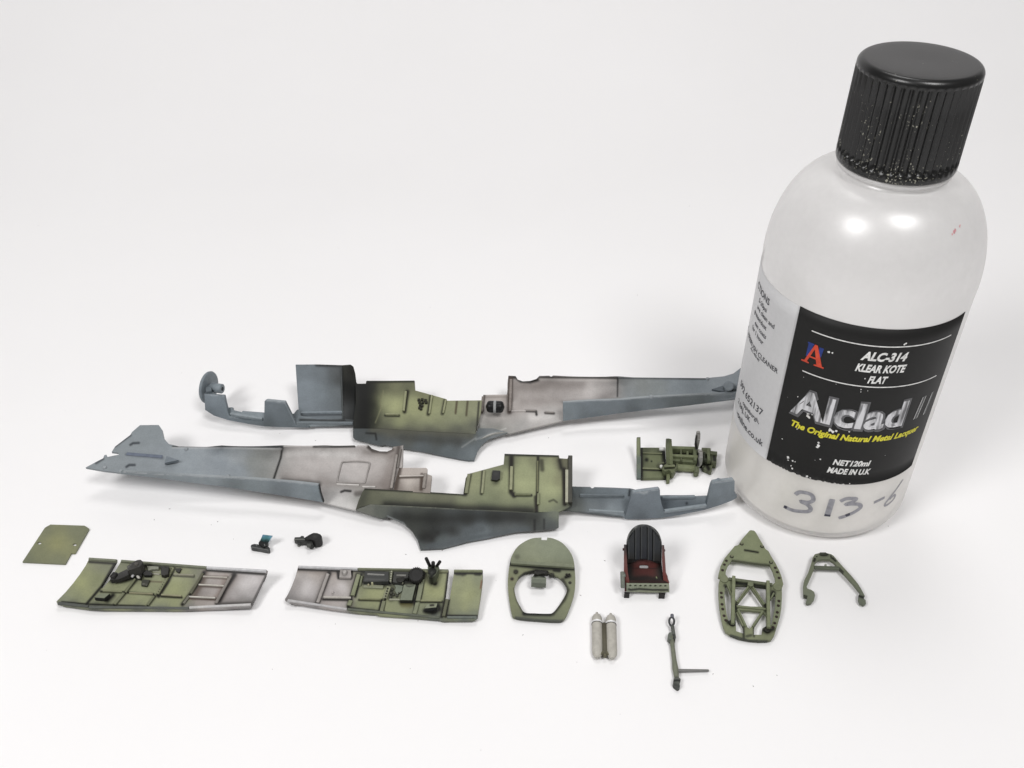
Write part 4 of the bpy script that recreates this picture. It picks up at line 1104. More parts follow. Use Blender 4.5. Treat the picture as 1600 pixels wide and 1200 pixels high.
# ------------------------------------------------------------------ cockpit side panel with the dark throttle quadrant
def side_panel_throttle():
    t = thing('cockpit_side_panel', 'green cockpit side panel with black throttle lever box and silver right end', 'model part', at([(250, 920)], 0)[0], 'cockpit side panels')
    out = q('L', [(525, 102), (700, 115), (905, 128), (905, 170), (800, 335), (690, 512), (716, 524), (815, 410), (900, 270), (962, 165), (972, 136), (1250, 155)]) + \
        q('M', [(0, 172), (300, 195), (740, 230), (1100, 254), (1560, 272), (1578, 284), (1566, 330), (1460, 560), (1362, 765), (1340, 786), (850, 812), (500, 827), (0, 828)]) + \
        q('L', [(1200, 826), (700, 820), (510, 812), (215, 776), (95, 756), (74, 708), (200, 580), (310, 450), (400, 330), (480, 210), (520, 130)])
    zc = q('L', [(525, 102, 5.0), (905, 130, 5.0), (1250, 155, 5.0), (75, 705, 2.6), (100, 752, 1.5), (510, 800, 1.5), (310, 450, 2.4), (700, 500, 1.9), (480, 215, 3.6), (700, 815, 1.5), (1100, 700, 1.5), (1100, 300, 2.9)]) + \
        q('M', [(300, 195, 5.0), (1100, 254, 5.0), (1565, 280, 5.0), (300, 450, 2.3), (900, 480, 2.3), (1500, 480, 2.9), (300, 700, 1.6), (900, 720, 1.7), (1350, 760, 2.2), (300, 828, 1.4), (900, 810, 1.5)])
    zf = zsurf(zc)
    G1, G2 = (138, 146, 98), (118, 126, 88)
    cols = q('L', [(400, 450, (142, 150, 98)), (500, 300, (130, 137, 94)), (600, 200, (118, 124, 92)), (300, 600, (130, 138, 98)), (500, 600, (138, 146, 98)), (200, 680, (118, 126, 98)), (450, 690, (122, 130, 96)), (720, 200, (112, 117, 90)), (800, 240, (110, 116, 88)), (650, 400, (124, 132, 92)),
                   (650, 610, (122, 128, 96)), (800, 560, (128, 134, 98)), (900, 480, (136, 144, 102)), (1000, 550, (132, 140, 100)), (800, 680, (116, 122, 92)), (950, 700, (126, 132, 98)), (1150, 500, (132, 140, 100)), (1250, 560, (136, 144, 104)), (1150, 690, (136, 144, 100)), (1300, 680, (134, 142, 100)), (1450, 560, (126, 134, 96)), (1450, 380, (126, 133, 96)), (1350, 350, (112, 118, 88)), (1200, 300, (88, 92, 72)), (1000, 200, (116, 122, 94)),
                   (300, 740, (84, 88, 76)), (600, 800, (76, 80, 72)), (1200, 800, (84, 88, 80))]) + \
        q('M', [(60, 400, (132, 140, 98)), (100, 700, (134, 142, 100)), (300, 450, (142, 150, 102)), (300, 560, (142, 150, 100)), (300, 700, (132, 140, 96)), (450, 300, (128, 135, 96)), (480, 450, (134, 142, 98)), (420, 600, (128, 136, 94)), (600, 280, (112, 118, 90)), (570, 430, (104, 110, 82)), (640, 300, (98, 102, 80)), (730, 320, (154, 142, 134)), (850, 300, (166, 154, 146)), (950, 330, (158, 146, 138)),
                (780, 420, (158, 148, 143)), (900, 430, (150, 138, 132)), (700, 560, (148, 138, 134)), (850, 560, (160, 150, 145)), (650, 600, (120, 110, 105)), (650, 700, (146, 134, 126)), (800, 710, (150, 138, 130)), (1150, 400, (150, 140, 136)), (1250, 500, (172, 165, 164)), (1400, 400, (176, 169, 168)), (1100, 620, (160, 153, 151)), (1350, 600, (162, 156, 155)), (1450, 350, (160, 151, 148)), (1250, 700, (126, 122, 118)), (1400, 700, (122, 120, 116)), (1080, 700, (124, 116, 112)),
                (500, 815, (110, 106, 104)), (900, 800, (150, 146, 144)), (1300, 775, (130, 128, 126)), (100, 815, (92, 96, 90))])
    DK = (52, 48, 38)
    st = [wash_or_shading('L', [(530, 160), (900, 185)], 1.3, (66, 64, 50), .75), wash_or_shading('L', [(880, 190), (700, 500), (490, 745)], 1.5, (46, 46, 44), .95), wash_or_shading('L', [(1180, 410), (1020, 600), (880, 760)], 2.0, DK, .85), wash_or_shading('L', [(690, 572), (1000, 582), (1420, 612)], 1.3, DK, .85), wash_or_shading('L', [(1440, 640), (1340, 770)], 1.8, DK, .9),
          wash_or_shading('L', [(1580, 460), (1480, 620)], 2.0, DK, .8), wash_or_shading('L', [(150, 715), (480, 745), (1300, 775)], 1.0, (60, 62, 56), .8), wash_or_shading('L', [(860, 620), (780, 700)], 4.5, (40, 40, 36), .9), wash_or_shading('L', [(830, 420), (1050, 410), (1250, 350)], 4, (52, 54, 42), .8), wash_or_shading('L', [(1250, 210), (1600, 220)], 6, (54, 55, 46), .85),  # short dark stroke right of the map box is its shade, painted on
          wash_or_shading('L', [(1370, 430), (1600, 445)], .8, (120, 90, 70), .5),
          wash_or_shading('M', [(720, 300), (690, 420), (560, 640)], 5, (104, 88, 78), .7), wash_or_shading('M', [(1130, 360), (900, 740)], 6, (112, 99, 91), .65), wash_or_shading('M', [(1000, 745), (1350, 715)], 5, (110, 104, 100), .6), wash_or_shading('M', [(1000, 380), (960, 520), (880, 640)], 5, (112, 96, 86), .6), wash_or_shading('M', [(1260, 470), (1400, 420)], 8, (196, 190, 189), .5), wash_or_shading('M', [(290, 250), (200, 440), (70, 640)], 1.8, DK, .8), wash_or_shading('M', [(110, 640), (390, 655)], 1.3, DK, .8), wash_or_shading('M', [(280, 350), (560, 365)], 1.2, (70, 68, 48), .7), wash_or_shading('M', [(700, 310), (620, 460), (500, 620), (400, 750)], 2.2, (52, 46, 40), .9), wash_or_shading('M', [(690, 365), (1040, 385)], 1.6, (96, 78, 66), .75), wash_or_shading('M', [(640, 490), (990, 510)], 1.6, (96, 80, 70), .75),  # wide pale stroke paints a sheen onto the silver end
          wash_or_shading('M', [(480, 660), (860, 680)], 1.6, (92, 74, 64), .8), wash_or_shading('M', [(1120, 340), (1000, 520), (890, 740)], 3.0, (62, 54, 48), .9), wash_or_shading('M', [(740, 275), (1550, 330)], 1.6, (66, 58, 52), .85), wash_or_shading('M', [(900, 745), (1350, 735)], 2.0, (90, 84, 80), .7), wash_or_shading('M', [(1560, 340), (1360, 750)], .9, (96, 92, 90), .7), wash_or_shading('M', [(0, 195), (740, 250)], 1.2, (60, 64, 52), .6)]
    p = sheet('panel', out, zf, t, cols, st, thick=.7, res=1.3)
    # lips
    for a, b_, c in ((q1('L', 528, 122), q1('L', 903, 146), (116, 122, 100)), (q1('L', 976, 152), q1('M', 735, 243), (110, 116, 94)), (q1('M', 742, 244), q1('M', 1566, 290), (184, 184, 186)), (q1('M', 500, 800), q1('M', 1352, 758), (182, 180, 178)), (q1('L', 95, 735), q1('L', 520, 785), (80, 84, 78)), (q1('L', 530, 793), q1('M', 490, 808), (86, 90, 84))):
        bar('lip', a, b_, zf, p, .6, .4, c)
    # ribs and stringers
    for k, a, b_, wd, c in (('L', (1170, 400), (1035, 590), .5, (112, 118, 86)), ('L', (1010, 600), (884, 755), .7, (112, 118, 88)), ('L', (720, 570), (990, 580), .3, (126, 132, 96)), ('L', (1090, 597), (1415, 610), .35, (134, 134, 100)), ('L', (1430, 645), (1345, 765), .5, (110, 116, 86)), ('M', (278, 235), (55, 610), .85, (122, 128, 94)),
                            ('M', (110, 622), (385, 640), .35, (142, 142, 108)), ('M', (285, 338), (560, 352), .35, (148, 148, 116)), ('M', (690, 318), (520, 605), .6, (92, 94, 74)), ('M', (495, 640), (420, 745), .6, (112, 112, 92)), ('M', (690, 368), (1030, 384), .2, (186, 178, 164)), ('M', (630, 482), (980, 500), .24, (196, 190, 176)),
                            ('M', (500, 650), (860, 668), .3, (190, 186, 172)), ('M', (1082, 345), (868, 740), .75, (128, 120, 112))):
        bar('rib', q1(k, *a), q1(k, *b_), zf, p, wd, .4, c)
    for i in range(11):                                    # punched holes along the frame rib
        f = i / 10
        disc('hole_rim', q1('M', 262 + (75 - 262) * f, 262 + (588 - 262) * f), .16, zf, p, (64, 66, 50), .46, 8)
    block('map_box', q('L', [(598, 652), (735, 664), (812, 600), (690, 598)]), lambda s: zf(s) + 1.3, p, (112, 120, 96), 1.2, edge=(46, 47, 46), res=1.4)
    block('gauge_plate', q('L', [(1255, 425), (1290, 402), (1368, 410), (1330, 495), (1250, 482)]), lambda s: zf(s) + .5, p, (62, 64, 54), .5, [wash_or_shading('L', [(1270, 460), (1330, 480)], .8, (120, 120, 104), .6)])
    # throttle quadrant and levers
    th = block('throttle_box', q('L', [(1050, 225), (1100, 185), (1190, 135), (1240, 128), (1268, 150), (1262, 185), (1230, 225), (1120, 265), (1065, 280)]), lambda s: zf(s) + 2.6, t, (66, 64, 60), 2.6, [wash_or_shading('L', [(1060, 240), (1110, 190)], .8, (110, 108, 102), .6)], res=1.3)
    th['label'] = 'black throttle lever box'
    disc('pivot', q1('L', 1185, 188), .5, lambda s: zf(s) + 2.6, th, (88, 84, 78), .3, 12)
    block('lever', q('L', [(820, 365), (850, 315), (905, 300), (930, 318), (1050, 260), (1070, 285), (1075, 340), (940, 400), (880, 405), (825, 415)]), lambda s: zf(s) + 1.9, th, (58, 57, 54), 1.2, [wash_or_shading('L', [(860, 320), (920, 325)], .8, (96, 94, 90), .6)], res=1.3)
    rod('lever_knob', q1('L', 845, 388), q1('L', 900, 318), 4.4, 4.8, .75, th, (50, 49, 47))
    for a, b_, c in (((1095, 325), (1165, 290), (208, 206, 208)), ((1120, 370), (1160, 318), (176, 174, 176)), ((1160, 290), (1205, 325), (190, 188, 184)), ((1195, 355), (1225, 385), (186, 182, 168))):
        rod('linkage', q1('L', *a), q1('L', *b_), 3.8, 3.8, .32, th, c, .4)
    block('linkage_bracket', q('L', [(1165, 300), (1240, 240), (1270, 260), (1250, 390), (1190, 380)]), lambda s: zf(s) + .8, th, (44, 44, 40), .8)
    for k, quad, hh, c in (('L', [(1265, 290), (1330, 270), (1400, 310), (1390, 345), (1290, 345)], .8, (42, 42, 38)), ('L', [(1330, 215), (1490, 225), (1490, 255), (1400, 262), (1350, 280)], .6, (118, 122, 104)), ('L', [(1540, 225), (1600, 225), (1600, 330), (1560, 345), (1525, 330)], .9, (44, 43, 38)),
                           ('M', [(100, 230), (215, 225), (205, 330), (150, 350), (105, 335)], 1.0, (48, 46, 40)), ('M', [(300, 250), (385, 245), (355, 310), (310, 285)], .4, (58, 58, 48))):
        block('console_box', q(k, quad), lambda s, h=hh: zf(s) + h, p, c, hh, res=1.4)
    for a, b_ in (((1415, 292), (1515, 302)), ((1400, 322), (1510, 332))):
        rod('pipe', q1('L', *a), q1('L', *b_), 3.6, 3.6, .22, p, (150, 150, 126))


side_panel_throttle()


# ------------------------------------------------------------------ cockpit side panel with the radio boxes
def side_panel_radio():
    t = thing('cockpit_side_panel', 'green cockpit side panel with radio boxes, toothed wheel and levers, silver left end', 'model part', at([(600, 935)], 0)[0], 'cockpit side panels')
    out = q('N', [(262, 238), (600, 255), (1000, 270), (1600, 292)]) + q('O', [(100, 258), (500, 266), (985, 268), (988, 300), (965, 500), (940, 672), (938, 682), (1000, 684), (1005, 660), (1030, 500), (1058, 330), (1060, 270), (1200, 270), (1458, 272), (1455, 420), (1420, 680), (1388, 915), (1370, 945), (1310, 968), (1040, 975), (900, 978), (850, 962), (500, 930), (0, 898)]) + \
        q('N', [(1500, 995), (1200, 975), (800, 925), (400, 865), (130, 818), (72, 785), (66, 755), (150, 580), (210, 430), (250, 290)])
    zf = zsurf(q('N', [(262, 238, 5), (700, 258, 5), (1300, 283, 5), (66, 755, 3.0), (90, 790, 1.9), (400, 860, 1.5), (900, 935, 1.4), (1400, 985, 1.4), (180, 500, 3.3), (600, 560, 2.3), (1200, 560, 2.3), (600, 780, 1.8), (1200, 850, 1.7)]) +
              q('O', [(300, 262, 5), (800, 268, 5), (1060, 270, 5), (1450, 272, 5), (400, 500, 2.4), (800, 550, 2.3), (1250, 560, 2.4), (300, 830, 1.7), (800, 870, 1.6), (1100, 900, 1.6), (1380, 915, 1.9), (1430, 600, 2.8), (500, 925, 1.3), (1000, 970, 1.2)]))
    cols = q('N', [(250, 300, (160, 150, 142)), (300, 420, (158, 150, 146)), (250, 500, (142, 134, 131)), (420, 500, (172, 164, 161)), (500, 400, (166, 155, 148)), (300, 650, (150, 143, 141)), (450, 650, (168, 161, 160)), (150, 740, (130, 125, 123)), (400, 780, (142, 136, 133)), (550, 330, (138, 126, 116)), (850, 380, (156, 143, 134)), (850, 500, (162, 151, 145)), (950, 580, (176, 168, 166)), (800, 650, (160, 152, 150)), (1000, 680, (168, 160, 157)), (1080, 500, (146, 136, 130)),
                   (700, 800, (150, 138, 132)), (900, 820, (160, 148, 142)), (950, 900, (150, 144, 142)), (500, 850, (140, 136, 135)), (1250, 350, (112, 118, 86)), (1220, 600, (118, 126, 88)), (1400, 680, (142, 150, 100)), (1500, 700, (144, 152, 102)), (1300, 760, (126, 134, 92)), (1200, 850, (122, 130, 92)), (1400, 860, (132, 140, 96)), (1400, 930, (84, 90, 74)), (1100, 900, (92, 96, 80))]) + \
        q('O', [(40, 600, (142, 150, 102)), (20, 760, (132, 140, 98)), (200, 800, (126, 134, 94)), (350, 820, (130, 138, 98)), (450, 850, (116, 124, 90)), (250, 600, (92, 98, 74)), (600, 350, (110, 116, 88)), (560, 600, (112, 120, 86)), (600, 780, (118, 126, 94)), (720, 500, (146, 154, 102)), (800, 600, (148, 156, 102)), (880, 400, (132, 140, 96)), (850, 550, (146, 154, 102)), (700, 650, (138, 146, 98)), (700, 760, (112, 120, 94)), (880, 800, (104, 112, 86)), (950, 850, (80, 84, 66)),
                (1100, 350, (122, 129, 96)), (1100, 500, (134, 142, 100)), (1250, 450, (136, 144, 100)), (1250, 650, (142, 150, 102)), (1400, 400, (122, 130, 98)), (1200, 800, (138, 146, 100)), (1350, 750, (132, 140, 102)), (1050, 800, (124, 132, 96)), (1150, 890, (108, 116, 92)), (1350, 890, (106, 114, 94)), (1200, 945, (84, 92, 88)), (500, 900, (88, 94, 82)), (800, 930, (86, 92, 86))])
    DK = (50, 47, 38)
    st = [wash_or_shading('N', [(720, 370), (560, 820)], 6, (106, 95, 87), .65), wash_or_shading('N', [(90, 750), (500, 830)], 5, (112, 106, 102), .6), wash_or_shading('N', [(1180, 400), (1060, 860)], 5, (106, 93, 84), .65), wash_or_shading('N', [(262, 315), (900, 340)], 4, (112, 99, 89), .6), wash_or_shading('N', [(400, 540), (360, 640)], 7, (190, 184, 183), .5), wash_or_shading('N', [(930, 560)], 7, (190, 183, 181), .5), wash_or_shading('N', [(262, 295), (900, 320)], 1.5, (56, 50, 46), .9), wash_or_shading('N', [(1090, 320), (1290, 325)], 1.2, DK, .8), wash_or_shading('N', [(745, 360), (650, 600), (555, 830)], 2.6, (58, 50, 44), .9), wash_or_shading('N', [(880, 330), (890, 430), (1080, 435), (1095, 330)], 1.8, (58, 50, 44), .85), wash_or_shading('N', [(1180, 380), (1090, 700), (1040, 880)], 1.8, (56, 52, 42), .85), wash_or_shading('N', [(1245, 380), (1150, 720)], 1.5, (50, 50, 40), .9),  # wide pale strokes put sheen into the silver colour
          wash_or_shading('N', [(650, 765), (1090, 775)], 1.6, (74, 64, 56), .85), wash_or_shading('N', [(1210, 775), (1560, 785)], 1.2, DK, .9), wash_or_shading('N', [(1570, 780), (1525, 950)], 1.6, DK, .9), wash_or_shading('N', [(1040, 900), (1600, 960)], 1.4, (52, 54, 48), .85), wash_or_shading('N', [(990, 350)], 4.0, (40, 36, 32), .8), wash_or_shading('N', [(1280, 330), (1600, 340)], 7, (44, 46, 42), .95), wash_or_shading('N', [(1280, 480), (1600, 500)], 7, (44, 48, 40), .95),
          wash_or_shading('N', [(800, 690)], 2.4, (120, 112, 108), .6),
          wash_or_shading('O', [(20, 480), (170, 460)], 4, (44, 46, 40), .9), wash_or_shading('O', [(220, 330), (460, 330)], 9, (46, 48, 42), .95), wash_or_shading('O', [(200, 430), (560, 430)], 7, (48, 50, 42), .9), wash_or_shading('O', [(560, 480), (540, 640), (500, 720)], 5, (42, 43, 38), .95), wash_or_shading('O', [(190, 560), (180, 670)], 4.5, (40, 42, 36), .9), wash_or_shading('O', [(330, 715), (500, 720)], 3.2, (44, 44, 36), .9), wash_or_shading('O', [(350, 750), (450, 760)], 3.5, (110, 104, 58), .6),
          wash_or_shading('O', [(655, 310), (620, 560), (590, 700)], 1.2, DK, .9), wash_or_shading('O', [(600, 718), (900, 718)], 1.2, DK, .9), wash_or_shading('O', [(530, 720), (500, 880)], 1.2, DK, .85), wash_or_shading('O', [(650, 305), (985, 305)], 1.1, (60, 60, 48), .8), wash_or_shading('O', [(985, 310), (940, 660), (890, 920)], 1.8, (56, 50, 38), .9), wash_or_shading('O', [(770, 380), (740, 430), (800, 460)], 6, (50, 52, 36), .85), wash_or_shading('O', [(840, 760), (860, 820), (800, 860)], 4.5, (44, 44, 40), .9),
          wash_or_shading('O', [(660, 840), (760, 860)], 3, (44, 44, 40), .9), wash_or_shading('O', [(1062, 312), (1452, 316)], 1.6, (52, 52, 44), .85), wash_or_shading('O', [(1100, 322), (1140, 325)], 2.0, (60, 60, 48), .7), wash_or_shading('O', [(1180, 335), (1210, 328)], 2.0, (60, 60, 48), .7), wash_or_shading('O', [(1360, 330), (1420, 335)], 1.6, (60, 60, 48), .7), wash_or_shading('O', [(970, 905), (1380, 912)], 1.2, (56, 58, 54), .85), wash_or_shading('O', [(1445, 420), (1428, 530)], 1.0, (150, 50, 40), .8),
          wash_or_shading('O', [(990, 690), (945, 920)], 1.4, (50, 46, 38), .9), wash_or_shading('O', [(60, 700), (40, 850)], 1.4, DK, .9), wash_or_shading('O', [(100, 690), (70, 860)], 1.2, DK, .8)]
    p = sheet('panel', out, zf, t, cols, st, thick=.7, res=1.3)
    for a, b_, c in ((q1('N', 266, 262), q1('N', 1190, 295), (178, 178, 180)), (q1('N', 1200, 296), q1('O', 980, 285), (112, 118, 92)), (q1('O', 1064, 288), q1('O', 1454, 290), (120, 128, 96)), (q1('N', 90, 785), q1('N', 1020, 925), (172, 170, 170)), (q1('N', 1035, 925), q1('O', 860, 938), (88, 94, 80)), (q1('O', 970, 935), q1('O', 1375, 935), (98, 106, 98))):
        bar('lip', a, b_, zf, p, .55, .4, c)
    for k, a, b_, wd, c in (('N', (732, 365), (565, 825), .8, (150, 142, 136)), ('N', (1212, 375), (1110, 715), 1.0, (124, 132, 98)), ('N', (1084, 795), (1052, 870), 1.0, (120, 128, 96)), ('N', (660, 740), (1085, 748), .4, (180, 174, 162)), ('N', (1262, 400), (1230, 560), .5, (106, 114, 84)), ('N', (1220, 765), (1550, 776), .35, (124, 130, 90)), ('O', (160, 510), (95, 680), 1.1, (128, 134, 102)), ('O', (90, 715), (55, 855), .9, (112, 118, 88)),
                            ('O', (625, 400), (562, 710), 1.1, (124, 132, 102)), ('O', (555, 740), (515, 890), 1.0, (118, 126, 96)), ('O', (600, 706), (890, 708), .35, (140, 146, 104)), ('O', (165, 690), (310, 694), .35, (150, 154, 130)), ('O', (968, 690), (918, 920), .8, (92, 96, 72)), ('O', (660, 300), (980, 298), .4, (128, 134, 100))):
        bar('rib', q1(k, *a), q1(k, *b_), zf, p, wd, .45, c)
    br = block('bracket', q('N', [(920, 300), (1080, 305), (1090, 415), (1070, 430), (900, 420), (905, 400)]), lambda s: zf(s) + .6, p, (152, 144, 138), .6, [wash_or_shading('N', [(985, 350)], 4.5, (56, 50, 46), .9)], res=1.1)
    disc('knob', q1('N', 988, 352), .5, lambda s: zf(s) + .6, br, (168, 162, 156), .55, 12, .15)
    disc('rivet', q1('N', 800, 665), .3, zf, p, (168, 160, 156), .3, 10, .1)
    # radio boxes
    b1 = block('radio_box', q('N', [(1305, 325), (1600, 335)]) + q('O', [(155, 292), (150, 430), (0, 432)]) + q('N', [(1560, 492), (1275, 488)]), lambda s: zf(s) + 1.1, t, (58, 60, 58), 1.1, [wash_or_shading('N', [(1345, 372), (1600, 382)], .9, (120, 120, 116), .8), wash_or_shading('N', [(1320, 450), (1600, 458)], .8, (88, 90, 86), .6)], res=1.1)
    bar('slide', q1('N', 1345, 370), q1('O', 95, 342), lambda s: zf(s) + 1.1, b1, .35, .2, (132, 132, 126))
    b2 = block('radio_box', q('O', [(225, 295), (430, 300), (425, 375), (380, 385), (370, 440), (340, 465), (210, 440)]), lambda s: zf(s) + .9, t, (60, 61, 57), .9, [wash_or_shading('O', [(320, 410)], 3, (78, 74, 64), .7)], res=1.1)
    bar('slide', q1('O', 262, 346), q1('O', 395, 348), lambda s: zf(s) + .9, b2, .35, .2, (128, 128, 118))
    disc('dial', q1('O', 318, 405), 1.0, lambda s: zf(s) + .9, b2, (54, 54, 48), .3, 18)
    disc('knob', q1('O', 345, 425), .25, lambda s: zf(s) + .9, b2, (150, 146, 110), .4, 8, .1)
    disc('knob', q1('O', 345, 450), .25, lambda s: zf(s) + .9, b2, (140, 138, 110), .4, 8, .1)
    # perforated strips
    for k, a, b_ in (('O', (195, 295), (180, 425)), ('O', (140, 530), (105, 670))):
        for i in range(5):
            f = i / 4
            disc('strap_hole', q1(k, a[0] + (b_[0] - a[0]) * f, a[1] + (b_[1] - a[1]) * f), .22, lambda s: zf(s) + (1.0 if a[1] < 400 else .42), p, (150, 154, 130) if a[1] < 400 else (60, 60, 48), .12, 8)
    bar('strap', q1('O', 192, 292), q1('O', 178, 430), zf, p, 1.0, 1.0, (84, 88, 70))
    # rail with taps under the radio
    bar('valve_rail', q1('N', 1290, 568), q1('N', 1590, 585), zf, p, .9, .5, (132, 138, 110))
    disc('valve', q1('N', 1420, 525), .3, lambda s: zf(s) + .4, p, (168, 166, 130), .7, 10, .2)
    disc('valve', q1('N', 1360, 550), .25, lambda s: zf(s) + .4, p, (150, 150, 116), .5, 10, .2)
    for x, y in ((205, 545), (190, 600), (178, 655), (225, 620), (270, 640), (290, 600)):
        disc('switch', q1('O', x, y), .35, zf, p, (70, 72, 60), .4, 8, .1)
    block('switch_plate', q('O', [(235, 480), (350, 480), (340, 560), (270, 610), (240, 560), (255, 515)]), lambda s: zf(s) + .4, p, (112, 122, 104), .4, res=1.2)
    block('map_case', q('O', [(365, 478), (528, 476), (478, 692), (312, 690)]), lambda s: zf(s) + 1.2, p, (110, 119, 98), 1.2, [wash_or_shading('O', [(400, 490), (440, 502), (500, 488)], .7, (70, 74, 62), .7)], edge=(46, 48, 44), res=1.2)
    block('map_case', q('O', [(655, 805), (690, 750), (828, 735), (815, 790)]), lambda s: zf(s) + 1.4, p, (124, 132, 106), 1.4, [wash_or_shading('O', [(735, 762), (775, 760)], 1.0, (60, 44, 38), .9)], edge=(50, 52, 52), res=1.2)
    # toothed trim wheel
    c = at([q1('O', 535, 338)], 5.2)[0]
    V, F = [], []
    seg = 96
    for r, h in ((1.72, -1.2), (1.76, 0.0), (1.55, .35), (1.3, .4), (1.25, .25), (.01, .25)):
        for k in range(seg):
            an = 2 * math.pi * k / seg
            rr = r * (1 + (.10 if (k // 2) % 2 and r > 1.5 else 0))
            V.append(c + np.array([rr * math.cos(an), rr * math.sin(an) * 1.05 - h * .25, h + math.sin(an) * rr * .28]))
    for i in range(5):
        for k in range(seg):
            F.append((i * seg + k, i * seg + (k + 1) % seg, (i + 1) * seg + (k + 1) % seg, (i + 1) * seg + k))
    wl = link('trim_wheel', V, F, pm((52, 52, 50)), t)
    wl['label'] = 'black toothed trim wheel'
    # upright lever cluster
    lv = block('lever_mount', q('O', [(695, 225), (735, 208), (770, 200), (845, 212), (858, 245), (835, 290), (800, 350), (745, 385), (715, 350), (700, 280)]), lambda s: zf(s) * 0 + 6.2, t, (92, 100, 80), 2.4, [wash_or_shading('O', [(760, 260), (755, 330), (745, 375)], 4.0, (38, 39, 35), .95)], res=1.1)
    for a, b_, z0, z1, r in (((725, 215), (672, 105), 6.5, 9.4, .42), ((770, 230), (772, 165), 6.4, 8.6, .48), ((825, 215), (868, 152), 6.5, 8.6, .42)):
        rod('lever', q1('O', *a), q1('O', *b_), z0, z1, r, lv, (44, 43, 42))
    disc('hub', q1('O', 758, 300), 1.0, 6.2, lv, (50, 52, 48), .5, 14, .2)
    rod('hub_pin', q1('O', 742, 382), q1('O', 760, 295), 5.2, 6.9, .42, lv, (64, 66, 62))
    rod('stalk', q1('O', 770, 390), q1('O', 798, 470), 4.8, 3.0, .4, lv, (56, 56, 48))


side_panel_radio()


# ------------------------------------------------------------------ thin armour plate
def armour_plate():
    t = thing('armour_plate', 'flat green rectangular plate with cut corners and two small holes', 'model part', at([(88, 850)], 0)[0])
    out = q('F', [(195, 78), (408, 85), (438, 105), (350, 258), (325, 258), (288, 325), (20, 312), (160, 98)])
    holes = [q('F', ellip(126, 194, 13, 8, 12)), q('F', ellip(347, 204, 12, 8, 12))]
    sheet('plate', out, 0.5, t, q('F', [(240, 190, (136, 140, 88)), (120, 260, (118, 124, 88)), (60, 300, (106, 113, 86)), (350, 110, (114, 120, 90)), (240, 110, (122, 127, 88)), (250, 300, (112, 118, 88)), (180, 100, (110, 116, 88)), (400, 160, (112, 118, 88)), (300, 230, (126, 131, 88))]), holes=holes, thick=.38, res=1.6)


armour_plate()


# ------------------------------------------------------------------ gunsight with glass
def gunsight():
    t = thing('gunsight', 'tiny black T-shaped gunsight with teal tinted glass', 'model part', at([(408, 852)], 0)[0])
    b = block('base_bar', q('K', [(232, 355), (245, 332), (290, 318), (380, 330), (480, 345), (530, 365), (550, 395), (540, 425), (500, 425), (380, 402), (270, 385), (240, 375)]), 1.3, t, (60, 62, 62), 1.2, [wash_or_shading('K', [(250, 370), (380, 395), (520, 420)], .6, (130, 132, 130), .6), wash_or_shading('K', [(330, 345)], .7, (150, 150, 148), .6)], res=.7)
    block('mount', q('K', [(362, 300), (385, 262), (520, 290), (490, 345), (450, 372), (395, 335)]), 1.9, t, (44, 46, 46), 1.2, [wash_or_shading('K', [(460, 325), (470, 350)], .5, (160, 160, 156), .7)], res=.8)
    g = sheet('glass', q('K', [(428, 172), (592, 190), (530, 300), (388, 268)]), zsurf(q('K', [(428, 172, 3.6), (592, 190, 3.6), (530, 300, 1.9), (388, 268, 1.9)])), t, q('K', [(440, 190, (70, 134, 170)), (560, 205, (74, 140, 172)), (430, 230, (30, 120, 118)), (550, 230, (34, 132, 130)), (480, 215, (30, 126, 134)), (480, 265, (30, 52, 52)), (420, 260, (40, 58, 58)), (520, 280, (40, 58, 58))]), thick=.35, res=.8, mat=MS)
    g['label'] = 'teal tinted sight glass'
    rod('glass_edge', q1('K', 594, 192), q1('K', 535, 300), 3.5, 1.9, .12, t, (186, 194, 206))


gunsight()


# ------------------------------------------------------------------ black compass / lever unit
def lever_unit():
    t = thing('lever_unit', 'small black lever casting with round drum lying on its side', 'model part', at([(482, 848)], 0)[0])
    block('arm', q('K', [(955, 245), (965, 208), (1060, 205), (1070, 185), (1112, 185), (1125, 215), (1180, 215), (1260, 240), (1310, 280), (1250, 300), (1150, 285), (1000, 270)]), 1.9, t, (58, 60, 58), 1.3, [wash_or_shading('K', [(965, 240), (1120, 240), (1220, 240), (1300, 270)], .6, (140, 142, 134), .7), wash_or_shading('K', [(960, 210), (1050, 208)], .6, (40, 40, 44), .6)], res=.8)
    block('hood', q('K', [(1130, 215), (1210, 165), (1275, 135), (1340, 138), (1395, 160), (1418, 195), (1410, 235), (1370, 258), (1340, 262), (1300, 265), (1230, 240)]), 2.9, t, (50, 50, 49), 2.4, [wash_or_shading('K', [(1300, 190)], 2.0, (78, 78, 74), .6)], res=.8)
    rod('drum', q1('K', 1195, 352), q1('K', 1270, 320), 1.25, 1.35, 1.05, t, (54, 56, 54), seg=18)
    disc('drum_cap', q1('K', 1205, 342), .6, 1.9, t, (76, 78, 74), .3, 14, .1)
    rod('peg', q1('K', 1040, 340), q1('K', 1050, 290), .6, 1.2, .5, t, (62, 64, 62))
    disc('peg_tip', q1('K', 1035, 338), .4, .4, t, (120, 120, 114), .4, 10, .2)


lever_unit()


